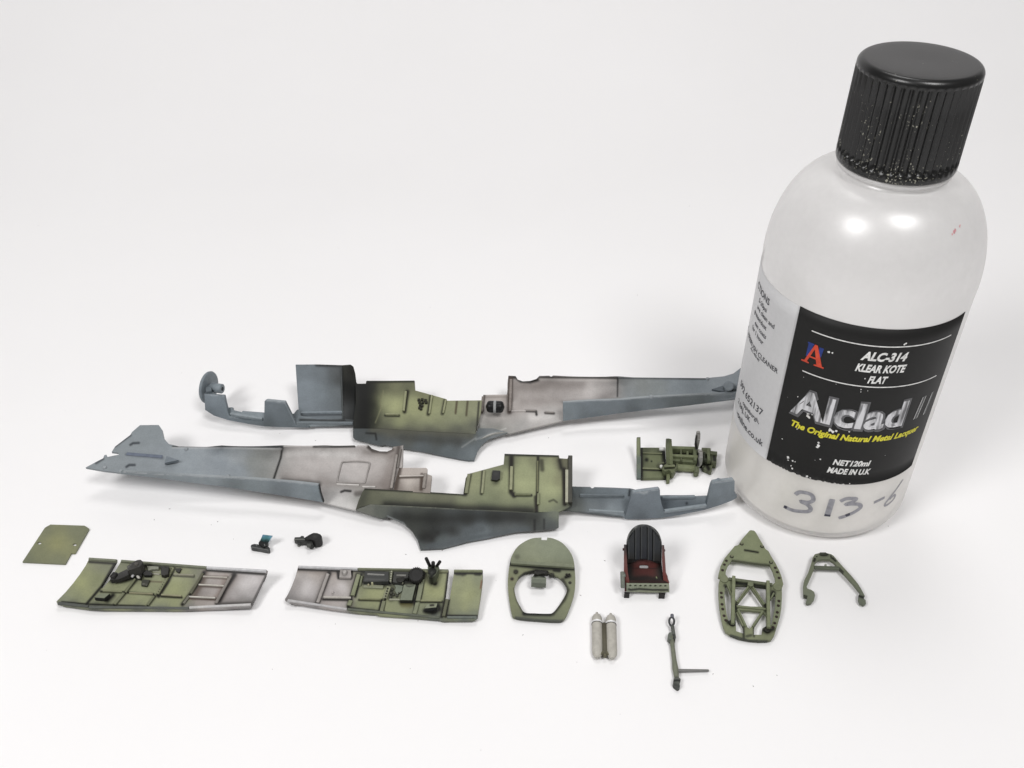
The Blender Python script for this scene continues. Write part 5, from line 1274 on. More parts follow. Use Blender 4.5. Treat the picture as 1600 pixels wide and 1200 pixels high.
# ------------------------------------------------------------------ instrument bulkhead
def bulkhead():
    t = thing('bulkhead', 'green rounded cockpit bulkhead plate with large oval opening', 'model part', at([(848, 905)], 0)[0])
    out = q('H', spline([(425, 150), (470, 156), (540, 190), (600, 255), (630, 320), (640, 395), (645, 480), (640, 560), (620, 640), (580, 745), (553, 788), (520, 801), (440, 800), (370, 795), (250, 786), (172, 772), (150, 748), (130, 640), (118, 530), (122, 430), (135, 340), (150, 290), (190, 225), (250, 180), (310, 155), (380, 149)], 4) + [(380, 168), (422, 170)])
    hole = q('H', spline([(250, 425), (300, 412), (350, 406), (420, 413), (480, 440), (530, 470), (570, 520), (578, 570), (550, 630), (510, 690), (470, 736), (430, 745), (330, 742), (250, 735), (215, 690), (185, 630), (168, 550), (180, 500), (210, 455)], 4, True))
    zf = zsurf(q('H', [(400, 150, 2.4), (140, 350, 2.2), (640, 390, 2.2), (120, 550, 1.6), (640, 550, 1.6), (160, 770, 1.2), (540, 800, 1.2)]))
    cols = q('H', [(300, 250, (128, 137, 107)), (450, 250, (126, 136, 108)), (400, 190, (122, 131, 106)), (550, 300, (120, 130, 104)), (200, 310, (114, 122, 96)), (560, 370, (104, 112, 88)), (160, 450, (112, 119, 84)), (140, 560, (120, 127, 88)), (160, 680, (116, 124, 86)), (180, 740, (108, 114, 82)), (250, 765, (92, 98, 78)), (400, 770, (96, 103, 80)), (520, 770, (104, 111, 82)), (580, 680, (118, 126, 90)), (610, 560, (112, 120, 88)), (600, 440, (110, 117, 84)), (260, 400, (118, 125, 88)), (480, 410, (106, 112, 80))])
    st = [wash_or_shading('H', [(140, 358), (260, 372), (400, 388), (635, 392)], 2.4, (44, 44, 36), .95), wash_or_shading('H', [(245, 745), (340, 748), (450, 750)], 2.2, (40, 40, 34), .9), wash_or_shading('H', [(210, 465), (250, 432), (320, 412), (420, 420)], 1.8, (58, 58, 44), .8), wash_or_shading('H', [(545, 480), (585, 560), (560, 630), (470, 745)], 2.2, (64, 64, 46), .7), wash_or_shading('H', [(170, 550), (190, 640), (240, 735)], 1.4, (70, 72, 52), .6), wash_or_shading('H', [(180, 418)], 2.8, (34, 34, 28), .95),
          wash_or_shading('H', [(150, 473)], 2.0, (96, 76, 58), .9), wash_or_shading('H', [(603, 503)], 2.2, (100, 104, 88), .9), wash_or_shading('H', [(580, 445), (600, 450), (570, 460)], 2.0, (48, 46, 36), .9), wash_or_shading('H', [(465, 440)], 2.0, (60, 60, 46), .9), wash_or_shading('H', [(480, 405), (520, 410)], 1.8, (52, 50, 38), .9), wash_or_shading('H', [(180, 775), (370, 797), (545, 800)], 1.3, (84, 90, 78), .8), wash_or_shading('H', [(190, 300)], 3, (92, 96, 72), .5)]
    p = sheet('plate', out, zf, t, cols, st, [hole], thick=.75, res=1.5)
    bar('shelf', q1('H', 142, 350), q1('H', 636, 384), zf, p, 1.0, .7, (114, 122, 96))
    block('gun_bracket', q('H', [(302, 462), (318, 448), (330, 425), (395, 428), (402, 452), (418, 462), (415, 508), (300, 502)]), 3.2, p, (98, 106, 90), 1.6, [wash_or_shading('H', [(330, 450), (360, 440), (400, 452)], 1.5, (52, 54, 48), .9), wash_or_shading('H', [(302, 468), (415, 472)], .7, (130, 138, 118), .6)], res=1.2)
    rod('pivot', q1('H', 325, 418), q1('H', 432, 432), 3.2, 3.2, .7, p, (44, 45, 40))
    block('pivot_lug', q('H', [(328, 405), (385, 402), (392, 430), (350, 440), (322, 430)]), 3.8, p, (50, 51, 44), 2.0, res=1.2)
    for x, y, r in ((180, 418, .55), (150, 473, .35), (603, 503, .4), (465, 440, .35)):
        disc('boss', q1('H', x, y), r, zf, p, (62, 62, 48), .12, 12)
    for x, y in ((576, 440), (592, 452), (572, 458), (598, 438), (584, 446)):
        disc('bolt', q1('H', x, y), .22, zf, p, (50, 50, 40), .25, 8)


bulkhead()


# ------------------------------------------------------------------ pilot's seat
def seat():
    t = thing('pilot_seat', 'red-brown model seat with black padded back and green drilled front bar', 'seat', at([(1008, 918)], 0)[0])
    RED, REDD = (120, 50, 42), (78, 38, 34)
    zb = zsurf(q('P', [(270, 340, 9.6), (510, 62, 14.8), (778, 340, 9.6), (275, 600, 4.8), (770, 600, 4.8)]))
    bo = q('P', spline([(275, 600), (270, 460), (268, 340), (277, 275), (302, 200), (350, 132), (400, 92), (455, 69), (515, 62), (580, 70), (650, 100), (700, 140), (745, 200), (770, 270), (778, 340), (776, 460), (774, 600)], 4) + [(710, 604), (640, 572), (560, 546), (450, 546), (330, 604)])
    bk = sheet('backrest', bo, zb, t, q('P', [(330, 250, (40, 42, 43)), (330, 450, (36, 37, 36)), (510, 100, (48, 53, 56)), (510, 300, (50, 56, 62)), (510, 480, (46, 51, 58)), (710, 250, (56, 58, 58)), (720, 450, (50, 50, 46)), (310, 570, (44, 34, 30)), (740, 570, (48, 40, 38))]), [wash_or_shading('P', [(270, 330), (300, 200), (400, 92), (515, 64), (650, 102), (745, 200), (778, 330)], .7, (128, 130, 126), .6)], thick=.8, res=1.2, mat=MS)
    for x0, x1, top, bot in ((290, 382, 190, 540), (390, 462, 90, 545), (470, 562, 70, 535), (570, 640, 80, 555), (650, 758, 150, 570)):
        xm = (x0 + x1) / 2
        tl = top + 25 if x1 < 500 else top
        tr = top + 25 if x0 > 500 else top
        if x0 == 290: tl, tr = 300, 140
        if x1 == 758: tl, tr = 140, 300
        sheet('cushion_roll', q('P', [(x0 + 3, tl), (xm, min(tl, tr) + abs(tl - tr) * .45 - 3), (x1 - 3, tr), (x1 - 3, bot), (x0 + 3, bot)]), lambda s: zb(s) + 0.55, bk, q('P', [(xm, top + 60, (52, 56, 59)), (xm, top + 220, (50, 55, 61)), (xm, bot - 20, (46, 49, 58) if 380 < xm < 650 else (50, 48, 45))]),
              [wash_or_shading('P', [(x0 + 4, tl), (x0 + 4, bot)], .7, (92, 95, 94), .5)], thick=.5, res=1.1, mat=MS)  # pale stroke down each roll is a painted shine line
    po = q('P', [(330, 560), (450, 505), (560, 505), (710, 560), (774, 580), (784, 700), (800, 868), (300, 868), (286, 740), (276, 604)])
    slot = q('P', [(462, 628), (475, 622), (565, 622), (578, 630), (582, 655), (575, 668), (560, 672), (465, 670), (454, 660), (454, 638)])
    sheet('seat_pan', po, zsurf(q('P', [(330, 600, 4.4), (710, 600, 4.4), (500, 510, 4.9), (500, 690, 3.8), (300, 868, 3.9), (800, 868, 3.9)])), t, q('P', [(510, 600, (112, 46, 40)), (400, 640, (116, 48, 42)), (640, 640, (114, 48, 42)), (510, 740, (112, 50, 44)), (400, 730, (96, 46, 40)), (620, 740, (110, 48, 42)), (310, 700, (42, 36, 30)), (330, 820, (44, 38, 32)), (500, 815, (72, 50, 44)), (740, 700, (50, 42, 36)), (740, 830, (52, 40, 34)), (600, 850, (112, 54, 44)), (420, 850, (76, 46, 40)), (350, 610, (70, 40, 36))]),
          [wash_or_shading('P', [(285, 620), (300, 860)], 6.5, (34, 30, 26), .9), wash_or_shading('P', [(775, 620), (790, 850)], 5.5, (36, 31, 27), .85), wash_or_shading('P', [(360, 840), (560, 820), (700, 845)], 3.5, (52, 40, 34), .7), wash_or_shading('P', [(330, 672), (720, 676)], .8, (56, 26, 24), .8), wash_or_shading('P', [(695, 800), (705, 815)], .6, (150, 168, 110), .9)], [slot], thick=.5, res=1.2)
    ls = sheet('side_wall', q('P', [(230, 330), (262, 330), (272, 560), (285, 740), (308, 866), (300, 888), (272, 905), (262, 1010), (240, 1010), (228, 720)]), zsurf(q('P', [(230, 330, 9.7), (262, 330, 9.7), (228, 720, 5.9), (285, 740, 5.6), (300, 888, 4.3), (250, 1000, 1.8)])), t, q('P', [(245, 400, (74, 44, 40)), (250, 560, (124, 62, 54)), (255, 720, (128, 56, 48)), (280, 830, (126, 54, 46)), (250, 950, (100, 52, 46)), (240, 340, (46, 44, 42))]), thick=.6, res=1.2)
    rs = sheet('side_wall', q('P', [(780, 335), (803, 338), (808, 400), (818, 560), (828, 730), (852, 790), (858, 830), (876, 880), (870, 892), (800, 868), (788, 740), (778, 560)]), zsurf(q('P', [(780, 335, 9.7), (803, 338, 9.7), (820, 560, 7.4), (828, 730, 5.9), (788, 740, 5.6), (870, 890, 4.3), (805, 860, 4.2)])), t, q('P', [(795, 400, (116, 64, 58)), (800, 560, (128, 58, 50)), (810, 720, (130, 52, 44)), (840, 830, (132, 54, 44)), (795, 345, (60, 48, 46))]), thick=.6, res=1.2)
    for k, x, y in ((0, 218, 400), (1, 810, 415)):
        rod('hinge_pin', q1('P', x - 8, y), q1('P', x + 14, y), 8.2, 8.2, .35, ls if k == 0 else rs, (112, 66, 60))
    # front: red ledge, drilled green bar
    bar('front_ledge', q1('P', 300, 878), q1('P', 868, 882), 3.9, t, .8, .5, (70, 38, 34))
    fo = q('P', [(268, 905), (575, 905), (882, 905), (886, 1022), (575, 1022), (266, 1012)])
    hs = [q('P', ellip(x, 924 + (x - 320) * .01, 20, 14, 12)) for x in (322, 396, 468, 540, 612, 684, 757, 828)]
    fb = sheet('front_bar', fo, zsurf(q('P', [(268, 905, 4.2), (882, 905, 4.2), (886, 1022, 1.7), (266, 1015, 1.7)])), t, q('P', [(300, 950, (126, 136, 112)), (575, 945, (124, 133, 108)), (850, 945, (128, 136, 110)), (575, 1005, (122, 130, 104)), (300, 1000, (118, 126, 104))]),
               [wash_or_shading('P', [(300, 975), (330, 985), (450, 972), (640, 985), (860, 985)], 1.0, (54, 54, 46), .75), wash_or_shading('P', [(270, 908), (880, 908)], .6, (150, 158, 134), .6)], hs, thick=.5, res=1.0)
    sheet('hole_shade_strip', q('P', [(285, 900), (868, 900), (868, 948), (285, 946)]), zsurf(q('P', [(285, 900, 3.3), (868, 900, 3.3), (868, 948, 2.4), (285, 946, 2.4)])), fb, (30, 30, 26), thick=.3, res=1.5)  # added dark strip, stands in for the shade inside the drilled holes
    for quad in ([(236, 1012), (315, 1018), (312, 1040), (238, 1038)], [(735, 1026), (828, 1026), (825, 1050), (738, 1048)]):
        block('foot', q('P', quad), 1.7, t, (46, 40, 38), 1.65, res=1.2)
    lv = rod('lever', q1('P', 215, 960), q1('P', 208, 720), 3.6, 6.0, .55, t, (104, 110, 100))
    for a, b_ in (((200, 800), (240, 770)), ((225, 740), (235, 790))):
        rod('lever_grip', q1('P', *a), q1('P', *b_), 5.4, 5.6, .4, lv, (112, 118, 108))


seat()


# ------------------------------------------------------------------ pair of oxygen bottles
def oxygen():
    t = thing('oxygen_bottles', 'joined pair of pale grey gas cylinders with silver bands', 'model part', at([(945, 1000)], 0)[0])
    BE = (172, 167, 153)
    r = 1.25
    ax = []
    for (xa, ya), (xb, yb) in (((813, 735), (818, 1092)), ((921, 742), (932, 1098))):
        A = at([q1('H', xa, ya)], r)[0]; B = at([q1('H', xb, yb)], r)[0]
        d = B - A; L = np.linalg.norm(d); d = d / L
        ax.append((A, B, d, L))
        P, R = [], []
        for s, rr in ((.0, .05), (.08, .3), (.3, .34), (.6, .36), (.72, .6), (1.0, .9), (1.4, 1.1), (1.9, 1.21), (2.5, r), (3.2, r), (L * .5, r), (L - 2.4, r), (L - 1.4, 1.19), (L - .8, .98), (L - .3, .7), (L - .05, .35), (L, .1)):
            P.append(A + d * s); R.append(rr)
        o = loftpath('cylinder', P, R, t, pm(BE, .55), 26)
        s0 = 2.85
        loftpath('band', [A + d * s0, A + d * (s0 + .1), A + d * (s0 + .45), A + d * (s0 + .55)], [r, r + .1, r + .1, r], o, pm((224, 224, 224), .35, .2), 26)
        loftpath('band_shadow_line', [A + d * (s0 + .6), A + d * (s0 + .75)], r + .06, o, pm((52, 48, 42), .6), 26)
        loftpath('valve', [A + d * .05, A + d * .35], [.22, .3], o, pm((150, 152, 156), .3, .5), 12)
        loftpath('end_plug', [B - d * .35, B - d * .02], [.5, .42], o, pm((150, 148, 138), .5), 12)
    A = (ax[0][0] + ax[1][0]) / 2; B = (ax[0][1] + ax[1][1]) / 2
    loftpath('joining_web', [A + (B - A) * .26, A + (B - A) * .93], .75, t, pm((86, 82, 66), .6), 10)
    P0, P1 = ax[0][1] - ax[0][2] * .5, ax[1][1] - ax[1][2] * .5
    m = (P0 + P1) / 2 - ax[0][2] * 1.2
    m[2] = 1.6
    for Pq in (P0, P1):
        loftpath('feed_pipe', [m, Pq + np.array([0, 0, .35])], .35, t, pm((96, 92, 72), .5), 10)
    block('clamp', [tuple(p) for p in q('H', [(866, 1040), (886, 1040), (888, 1072), (866, 1070)])], 1.9, t, (92, 88, 66), 1.0, res=1.2)


oxygen()


# ------------------------------------------------------------------ control column
def control_column():
    t = thing('control_column', 'thin green control column with loop grip and side pin', 'model part', at([(1056, 1020)], 0)[0])
    C1, C2 = (108, 114, 94), (78, 82, 78)
    P = [at([q1('T', x, y)], z)[0] for x, y, z in ((178, 420, 1.2), (195, 560, 1.0), (218, 760, .9), (232, 870, .9), (245, 960, .9), (252, 1010, .9))]
    st = loftpath('shaft', P, [.62, .5, .55, .72, .6, .55], t, pm(C1), 12)
    lp = ellip(180, 195, 36, 62, 22)
    z = lambda y: 1.2 + (260 - y) * .006
    P = [at([q1('T', x, y)], z(y))[0] for x, y in lp]
    g = loftpath('grip_loop', P + [P[0], P[1]], .26, t, pm((66, 68, 70)), 8)
    rod('trigger', q1('T', 185, 88), q1('T', 188, 140), 2.3, 2.0, .42, g, (92, 94, 104))
    rod('grip_stem', q1('T', 190, 262), q1('T', 218, 440), 1.3, 1.2, .45, t, (84, 88, 82))
    block('knuckle', q('T', [(128, 380), (140, 355), (180, 345), (205, 375), (215, 440), (180, 455), (150, 455), (125, 425)]), 1.7, t, (92, 98, 88), 1.5, [wash_or_shading('T', [(205, 380), (215, 445)], 1, (54, 56, 52), .8)], res=1.0)
    block('knuckle', q('T', [(205, 380), (225, 370), (240, 430), (232, 452), (212, 450)]), 1.8, t, (62, 64, 60), 1.6, res=1.0)
    rod('side_pin', q1('T', 262, 905), q1('T', 715, 903), .9, .7, .42, t, (112, 112, 108), r2=.3)
    block('foot', q('T', [(208, 1030), (215, 1005), (255, 1000), (290, 1005), (312, 1025), (300, 1055), (295, 1095), (300, 1130), (272, 1150), (245, 1135), (210, 1105), (200, 1070)]), 1.4, t, (84, 88, 80), 1.3, [wash_or_shading('T', [(210, 1050), (260, 1042), (305, 1050)], 1.0, (46, 48, 44), .9), wash_or_shading('T', [(220, 1100), (280, 1130)], 2.0, (66, 70, 66), .6)], res=1.0)


control_column()


# ------------------------------------------------------------------ lattice frame behind the seat
def lattice_frame():
    t = thing('seat_frame', 'green oval fuselage frame with lattice braces and pointed top plate', 'model part', at([(1175, 925)], 0)[0])
    out = q('Q', [(385, 58), (400, 52), (432, 58), (450, 78), (500, 165), (545, 240), (575, 262), (600, 310), (640, 375), (680, 450), (705, 520), (720, 585), (712, 605), (690, 612), (690, 632), (706, 645), (706, 720), (700, 820), (688, 900), (665, 980), (630, 1090), (600, 1135), (560, 1145), (480, 1147), (380, 1140), (280, 1120), (200, 1090), (150, 1055), (130, 1010), (108, 920), (92, 820), (82, 700), (82, 590), (88, 552), (102, 528), (76, 515), (82, 480), (100, 410), (140, 330), (190, 270), (240, 210), (275, 200), (310, 145)])
    hole_top = q('Q', [(215, 348), (330, 362), (450, 380), (585, 395), (610, 440), (635, 510), (643, 565), (615, 590), (560, 575), (400, 555), (240, 535), (180, 528), (150, 490), (152, 455), (175, 395)])
    hole_l = q('Q', [(145, 610), (165, 600), (200, 680), (208, 760), (208, 935), (180, 950), (160, 880), (148, 790), (138, 700)])
    hole_r = q('Q', [(632, 690), (642, 705), (640, 800), (622, 900), (600, 990), (585, 985), (588, 850), (590, 740)])
    hole_t1 = q('Q', [(245, 600), (370, 600), (300, 700), (262, 765), (245, 740)])
    hole_t2 = q('Q', [(397, 622), (528, 808), (400, 806), (264, 792), (300, 745)])
    hole_t3 = q('Q', [(425, 605), (550, 620), (548, 770), (532, 780), (490, 700)])
    hole_b1 = q('Q', [(262, 850), (255, 870), (322, 1010), (330, 1075), (255, 1050), (248, 950), (245, 850)])
    hole_b2 = q('Q', [(284, 842), (380, 846), (505, 858), (405, 1005), (386, 1026), (362, 1008), (350, 985)])
    hole_b3 = q('Q', [(525, 870), (550, 890), (552, 1000), (515, 1020), (505, 1085), (430, 1085), (432, 1010)])
    zf = zsurf(q('Q', [(400, 60, 3.0), (80, 520, 2.6), (715, 600, 2.6), (100, 900, 1.8), (690, 900, 1.8), (200, 1080, 1.3), (600, 1130, 1.3), (400, 700, 2.2)]))
    cols = q('Q', [(400, 150, (120, 131, 92)), (400, 300, (124, 135, 96)), (250, 280, (116, 127, 90)), (530, 330, (118, 128, 90)), (130, 400, (112, 122, 88)), (660, 450, (114, 123, 88)), (120, 540, (110, 119, 84)), (670, 620, (112, 121, 86)), (110, 700, (116, 125, 92)), (120, 850, (116, 124, 90)), (160, 1000, (118, 127, 90)), (300, 1100, (108, 116, 84)), (480, 1110, (112, 120, 86)), (600, 1080, (110, 118, 84)), (660, 900, (112, 121, 90)), (680, 750, (110, 120, 90)), (400, 600, (104, 112, 82)), (400, 820, (112, 121, 86)), (380, 1060, (124, 134, 92)), (300, 920, (108, 117, 84)), (470, 920, (106, 115, 84))])
    DKG = (50, 54, 40)
    st = [wash_or_shading('Q', [(340, 250), (470, 272)], 1.1, (32, 32, 26), .95), wash_or_shading('Q', [(215, 350), (450, 382), (585, 396)], 1.0, (76, 84, 60), .6), wash_or_shading('Q', [(180, 960), (215, 975), (245, 960)], 3.0, (34, 35, 28), .9), wash_or_shading('Q', [(520, 1040), (560, 1060), (620, 1030)], 4.0, (32, 33, 27), .9), wash_or_shading('Q', [(240, 570), (550, 605)], 3.0, DKG, .85), wash_or_shading('Q', [(250, 790), (250, 830)], 2.5, DKG, .8), wash_or_shading('Q', [(540, 800), (545, 840)], 2.5, DKG, .8),
          wash_or_shading('Q', [(145, 600), (205, 690)], 2.0, DKG, .7), wash_or_shading('Q', [(620, 670), (600, 740)], 3, DKG, .8), wash_or_shading('Q', [(325, 1010), (330, 1120)], 1.4, DKG, .7), wash_or_shading('Q', [(430, 1010), (430, 1100)], 1.2, DKG, .6), wash_or_shading('Q', [(360, 1100), (400, 1090)], 1.4, (70, 76, 56), .7), wash_or_shading('Q', [(200, 1090), (380, 1142), (560, 1146)], 1.0, (70, 76, 62), .8)]
    f = sheet('frame', out, zf, t, cols, st, [hole_top, hole_l, hole_r, hole_t1, hole_t2, hole_t3, hole_b1, hole_b2, hole_b3], thick=.7, res=1.4)
    for x, y in ((158, 355), (138, 393), (120, 448), (640, 425), (660, 468), (678, 525), (107, 672), (110, 716), (115, 785), (122, 832), (135, 898), (152, 943), (676, 752), (670, 798), (660, 864), (652, 908), (634, 970), (618, 1012)):
        disc('lightening_hole', q1('Q', x, y), .38, zf, f, (58, 44, 40), .06, 10)
    for x, y in ((308, 190), (510, 215), (210, 315), (597, 372)):
        disc('bolt', q1('Q', x, y), .32, zf, f, (112, 118, 88), .4, 10, .15)
        disc('bolt_washer', q1('Q', x, y), .5, zf, f, (48, 46, 38), .1, 12)
    G = (116, 126, 90)
    br = []
    for a, b_, wd, h, lf in (((228, 522), (218, 985), .8, .8, .5), ((565, 568), (572, 1025), .8, .8, .5)):
        bar('upright', q1('Q', *a), q1('Q', *b_), zf, f, wd, h, G, lift=lf)
    for a, b_, wd in (((385, 600), (262, 770), .42), ((408, 605), (532, 790), .42), ((255, 810), (545, 838), .5), ((270, 840), (350, 1010), .5), ((515, 860), (415, 1010), .5), ((165, 595), (212, 715), .35), ((625, 680), (588, 745), .35)):
        bar('brace', q1('Q', *a), q1('Q', *b_), zf, f, wd, .45, (112, 122, 88))
    bar('crossbar', q1('Q', 180, 540), q1('Q', 610, 598), zf, f, .8, .5, (92, 100, 74))
    block('gusset', q('Q', [(370, 560), (425, 568), (425, 600), (400, 608), (368, 595)]), lambda s: zf(s) + .75, f, (104, 113, 82), .8, res=1.4)
    for c in ((135, 540), (662, 620)):
        disc('hub_plate', q1('Q', *c), 1.05, zf, f, (112, 121, 88), .3, 18)
    for c in ((215, 975), (560, 1040)):
        disc('socket', q1('Q', *c), .8, zf, f, (46, 47, 38), .5, 14)


lattice_frame()


# ------------------------------------------------------------------ A-shaped crash frame
def crash_frame():
    t = thing('arch_frame', 'small green A-shaped arch frame with spread curled legs', 'model part', at([(1305, 910)], 0)[0])
    out = q('I', [(1085, 240), (1110, 233), (1165, 233), (1195, 240), (1212, 252), (1230, 275), (1270, 320), (1330, 385), (1375, 440), (1405, 490), (1420, 520), (1412, 535), (1425, 548), (1428, 570), (1415, 580), (1390, 570), (1378, 545), (1380, 510), (1392, 500), (1375, 480), (1340, 435), (1290, 380), (1240, 330), (1215, 295), (1185, 275), (1140, 272), (1105, 278), (1085, 300), (1080, 340), (1050, 410), (1030, 455), (1035, 470), (1060, 478), (1080, 492), (1087, 515), (1080, 545), (1060, 568), (1035, 572), (1025, 562), (1035, 528), (1012, 524), (1010, 512), (1008, 450), (1015, 415), (1040, 365), (1060, 305), (1072, 260)])
    zf = zsurf(q('I', [(1140, 235, 2.2), (1015, 450, 1.7), (1050, 560, 1.3), (1400, 500, 1.7), (1410, 570, 1.3)]))
    f = sheet('arch', out, zf, t, q('I', [(1140, 255, (100, 108, 84)), (1070, 320, (106, 114, 88)), (1030, 420, (102, 110, 86)), (1050, 500, (112, 121, 96)), (1040, 555, (100, 108, 88)), (1260, 340, (108, 116, 90)), (1350, 430, (104, 112, 88)), (1400, 540, (96, 104, 86))]),
              [wash_or_shading('I', [(1135, 240), (1165, 240)], 2.0, (40, 42, 36), .9), wash_or_shading('I', [(1085, 275), (1080, 285)], 1.3, (36, 38, 32), .8), wash_or_shading('I', [(1195, 262), (1225, 285)], 1.0, (36, 38, 32), .7), wash_or_shading('I', [(1250, 335), (1275, 360)], .9, (40, 42, 34), .7), wash_or_shading('I', [(1012, 518), (1030, 522)], .9, (40, 42, 36), .9), wash_or_shading('I', [(1380, 520), (1412, 530)], 1.2, (54, 58, 50), .8)], thick=.75, res=1.3)
    bar('crossbar', q1('I', 1082, 328), q1('I', 1246, 334), zf, f, .9, .3, (88, 96, 78))
    for x, y in ((1085, 268), (1080, 284), (1098, 256), (1192, 252), (1208, 266), (1222, 284)):
        disc('rivet_hole', q1('I', x, y), .22, zf, f, (40, 42, 34), .06, 8)
    rod('cable_stop', q1('I', 1118, 238), q1('I', 1162, 238), 2.5, 2.5, .4, f, (66, 70, 58))
    disc('stud', q1('I', 1156, 318), .3, zf, f, (140, 146, 132), .5, 8, .1)


crash_frame()


# ------------------------------------------------------------------ cockpit floor with control linkage
def floor_unit():
    t = thing('cockpit_floor', 'green cockpit floor with upright ribs, control rods and grey pedals', 'model part', at([(1055, 725)], 0)[0])
    G, G2, G3 = (106, 116, 78), (88, 98, 66), (70, 78, 54)
    base = block('floor_plate', q('J', [(365, 350), (705, 350), (722, 765), (372, 772)]), 1.2, t, q('J', [(420, 370, (80, 88, 62)), (600, 380, (84, 92, 64)), (500, 520, (104, 114, 76)), (640, 500, (96, 105, 70)), (420, 550, (76, 84, 58)), (500, 600, (92, 100, 66)), (480, 720, (108, 118, 80)), (620, 720, (102, 112, 76)), (400, 720, (84, 92, 64)), (680, 650, (60, 66, 46))]), 1.0,
                 [wash_or_shading('J', [(375, 360), (380, 760)], 1.6, (36, 38, 28), .85), wash_or_shading('J', [(400, 430), (670, 440)], .9, (44, 46, 34), .7), wash_or_shading('J', [(390, 660), (680, 668)], .9, (44, 46, 34), .8), wash_or_shading('J', [(448, 520)], 2.2, (30, 31, 22), .95), wash_or_shading('J', [(515, 540)], 1.0, (40, 42, 30), .9), wash_or_shading('J', [(690, 400), (710, 750)], 3.0, (40, 42, 30), .9)], res=1.2)
    bar('rib', q1('J', 395, 428), q1('J', 662, 436), 1.2, base, .35, .25, (118, 126, 88))
    bar('rib', q1('J', 392, 642), q1('J', 680, 652), 1.2, base, .4, .3, (122, 130, 92))
    sheet('end_plate', q('J', [(315, 205), (362, 205), (366, 470), (366, 780), (316, 776), (314, 470)]), zsurf(q('J', [(340, 205, 6.6), (340, 480, 3.6), (340, 778, 1.0), (320, 205, 6.6)])), t, q('J', [(340, 260, (112, 122, 84)), (340, 430, (114, 124, 84)), (340, 490, (84, 98, 84)), (340, 560, (80, 94, 82)), (340, 610, (96, 108, 82)), (340, 650, (84, 98, 86)), (340, 740, (84, 98, 90))]),
          [wash_or_shading('J', [(364, 210), (366, 460)], .7, (60, 66, 46), .7), wash_or_shading('J', [(318, 205), (360, 205)], .8, (70, 76, 54), .7)], thick=1.1, res=1.1)
    sheet('cross_rib', q('J', [(715, 225), (752, 222), (760, 330), (768, 440), (770, 580), (722, 582), (712, 440), (710, 330)]), zsurf(q('J', [(735, 225, 6.2), (735, 400, 4.6), (745, 580, 3.2)])), t, q('J', [(735, 245, (74, 82, 58)), (735, 330, (100, 110, 74)), (740, 450, (104, 114, 76)), (745, 550, (96, 106, 70))]), thick=1.0, res=1.1)
    block('cross_rib', q('J', [(722, 690), (775, 690), (770, 800), (725, 805)]), 1.6, t, G, 1.4, [wash_or_shading('J', [(725, 690), (775, 690)], 1.0, (44, 46, 34), .8)])
    for i, (a, b_, z, wd, h, c) in enumerate((((775, 392), (1110, 402), 2.2, 1.1, 1.4, (100, 110, 74)), ((775, 500), (1150, 520), 2.2, 1.0, 1.4, (104, 114, 76)), ((770, 545), (1135, 575), 1.8, 1.0, 1.0, (94, 104, 70)), ((860, 375), (1120, 392), 2.4, .6, 1.0, (92, 102, 70)), ((1090, 430), (1420, 470), 1.6, 1.5, 1.2, (84, 92, 64)), ((1000, 540), (1400, 560), 1.2, 1.6, 1.0, (78, 86, 60)), ((1210, 400), (1330, 405), 2.0, 1.0, 1.0, (92, 100, 70)))):
        bar('beam', q1('J', *a), q1('J', *b_), z, t, wd, h, c, lift=0)
    block('deck', q('J', [(770, 400), (1120, 400), (1340, 430), (1420, 470), (1415, 575), (1150, 590), (775, 570)]), 1.5, t, (44, 48, 34), 1.2, [wash_or_shading('J', [(930, 460), (990, 470)], 3.0, (56, 40, 32), .8), wash_or_shading('J', [(1040, 470), (1100, 480)], 3.0, (40, 42, 34), .8), wash_or_shading('J', [(830, 470), (900, 480)], 2.0, (36, 38, 28), .8)], res=1.3)
    for a, b_, z, wd, c in (((920, 405), (925, 560), 2.4, .5, (86, 94, 64)), ((1010, 430), (1015, 520), 2.2, .6, (96, 106, 72)), ((1110, 400), (1120, 560), 2.6, 1.0, (92, 102, 70)), ((1300, 395), (1310, 560), 2.2, .9, (98, 108, 74)), ((1240, 440), (1250, 560), 2.0, .6, (60, 66, 48))):
        bar('cross_beam', q1('J', *a), q1('J', *b_), z, t, wd, .9, c)
    block('end_block', q('J', [(1325, 430), (1405, 440), (1420, 480), (1415, 560), (1330, 555)]), 2.4, t, (92, 101, 70), 2.2, [wash_or_shading('J', [(1385, 470), (1392, 520)], 2.0, (48, 46, 36), .9), wash_or_shading('J', [(1330, 440), (1335, 550)], 1.0, (44, 46, 34), .8)], res=1.2)
    rod('torque_tube', q1('J', 860, 625), q1('J', 1120, 645), 1.7, 1.7, 1.0, t, (108, 118, 80), seg=16)
    rod('torque_tube_cap', q1('J', 1100, 643), q1('J', 1122, 645), 1.7, 1.7, 1.2, t, (96, 106, 72), seg=16)
    rod('torque_tube_collar', q1('J', 850, 624), q1('J', 875, 627), 1.8, 1.8, 1.25, t, (92, 101, 68), seg=16)
    block('bell_crank', q('J', [(670, 600), (720, 575), (780, 570), (845, 590), (870, 610), (830, 690), (800, 700), (760, 660), (700, 680), (665, 650)]), 3.0, t, (92, 101, 68), 2.2, [wash_or_shading('J', [(690, 600), (760, 615), (850, 600)], 1.0, (44, 46, 34), .8), wash_or_shading('J', [(700, 640), (830, 630)], .8, (50, 52, 38), .8)], res=1.2)
    rod('crank_pin', q1('J', 690, 610), q1('J', 840, 605), 3.4, 3.4, .4, t, (104, 112, 78))
    rod('steel_pin', q1('J', 622, 370), q1('J', 705, 372), 2.6, 2.6, .55, t, (196, 196, 192), .35)
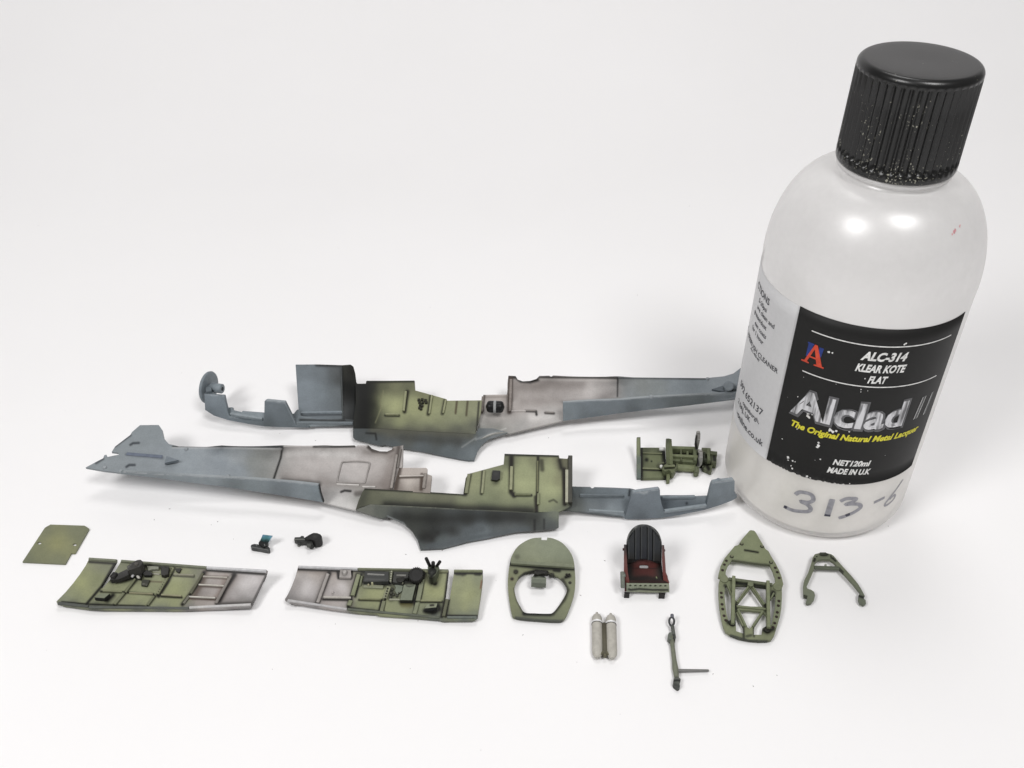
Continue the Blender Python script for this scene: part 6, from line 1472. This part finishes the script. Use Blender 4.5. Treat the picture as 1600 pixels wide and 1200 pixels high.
    rod('steel_pin', q1('J', 775, 366), q1('J', 830, 370), 2.6, 2.6, .45, t, (176, 178, 168), .35)
    disc('steel_pin_end', q1('J', 650, 615), .45, 2.2, t, (206, 206, 200), .4, 12, .25)
    rod('link_arm', q1('J', 612, 570), q1('J', 640, 640), 2.4, 1.8, .35, t, (84, 90, 66))
    rod('link_arm', q1('J', 615, 575), q1('J', 690, 560), 2.4, 2.4, .3, t, (90, 96, 70))
    # rudder pedals
    GR = (128, 126, 120)
    for poly, dk in (([(1145, 150), (1150, 130), (1190, 130), (1195, 165), (1192, 240), (1172, 330), (1158, 390), (1128, 378), (1118, 320), (1125, 240)], (1125, 260)), ([(1170, 385), (1205, 375), (1225, 400), (1228, 500), (1218, 580), (1185, 620), (1150, 612), (1155, 560), (1165, 470)], (1150, 470))):
        ys = [p[1] for p in poly]
        z1 = 8.5 if min(ys) < 200 else 5.6
        z0 = 3.4 if min(ys) < 200 else 2.0
        xm = sum(p[0] for p in poly) / len(poly)
        pd = sheet('rudder_pedal', q('J', poly), zsurf(q('J', [(xm - 10, min(ys), z1), (xm + 20, min(ys), z1), (xm, max(ys), z0)])), t, q('J', [(xm + 20, min(ys) + 60, (142, 138, 132)), (xm + 15, (min(ys) + max(ys)) / 2, (118, 118, 112)), (xm - 15, max(ys) - 60, (104, 106, 96)), (xm + 10, min(ys) + 10, (160, 158, 152))]),
                   [wash_or_shading('J', [(dk[0] + 12, min(ys) + 60), (dk[0], (min(ys) + max(ys)) / 2), (dk[0] + 15, max(ys) - 30)], 1.4, (48, 46, 42), .9), wash_or_shading('J', [(xm - 10, min(ys) + 25), (xm + 35, min(ys) + 30)], .6, (84, 50, 44), .8), wash_or_shading('J', [(xm + 5, min(ys) + 105), (xm + 40, min(ys) + 105)], .5, (190, 188, 184), .8)], thick=.8, res=.9)
        pd['label'] = 'grey rudder pedal'
    rod('pedal_post', q1('J', 1130, 620), q1('J', 1128, 750), 2.0, .7, .65, t, (90, 99, 70))
    block('pedal_bracket', q('J', [(1120, 600), (1180, 620), (1175, 690), (1120, 690)]), 2.0, t, (88, 96, 70), 1.6, res=1.2)
    block('side_bracket', q('J', [(1220, 600), (1300, 600), (1365, 590), (1350, 680), (1330, 685), (1225, 640)]), 1.5, t, (92, 101, 72), 1.2, [wash_or_shading('J', [(1290, 610), (1310, 650)], 2.0, (52, 44, 34), .8), wash_or_shading('J', [(1225, 640), (1250, 610)], .8, (44, 46, 34), .7)], res=1.2)


floor_unit()

# ------------------------------------------------------------------ render settings
scene.render.engine = 'CYCLES'
scene.cycles.max_bounces = 10
scene.cycles.transmission_bounces = 8
scene.cycles.caustics_refractive = False
scene.cycles.caustics_reflective = False
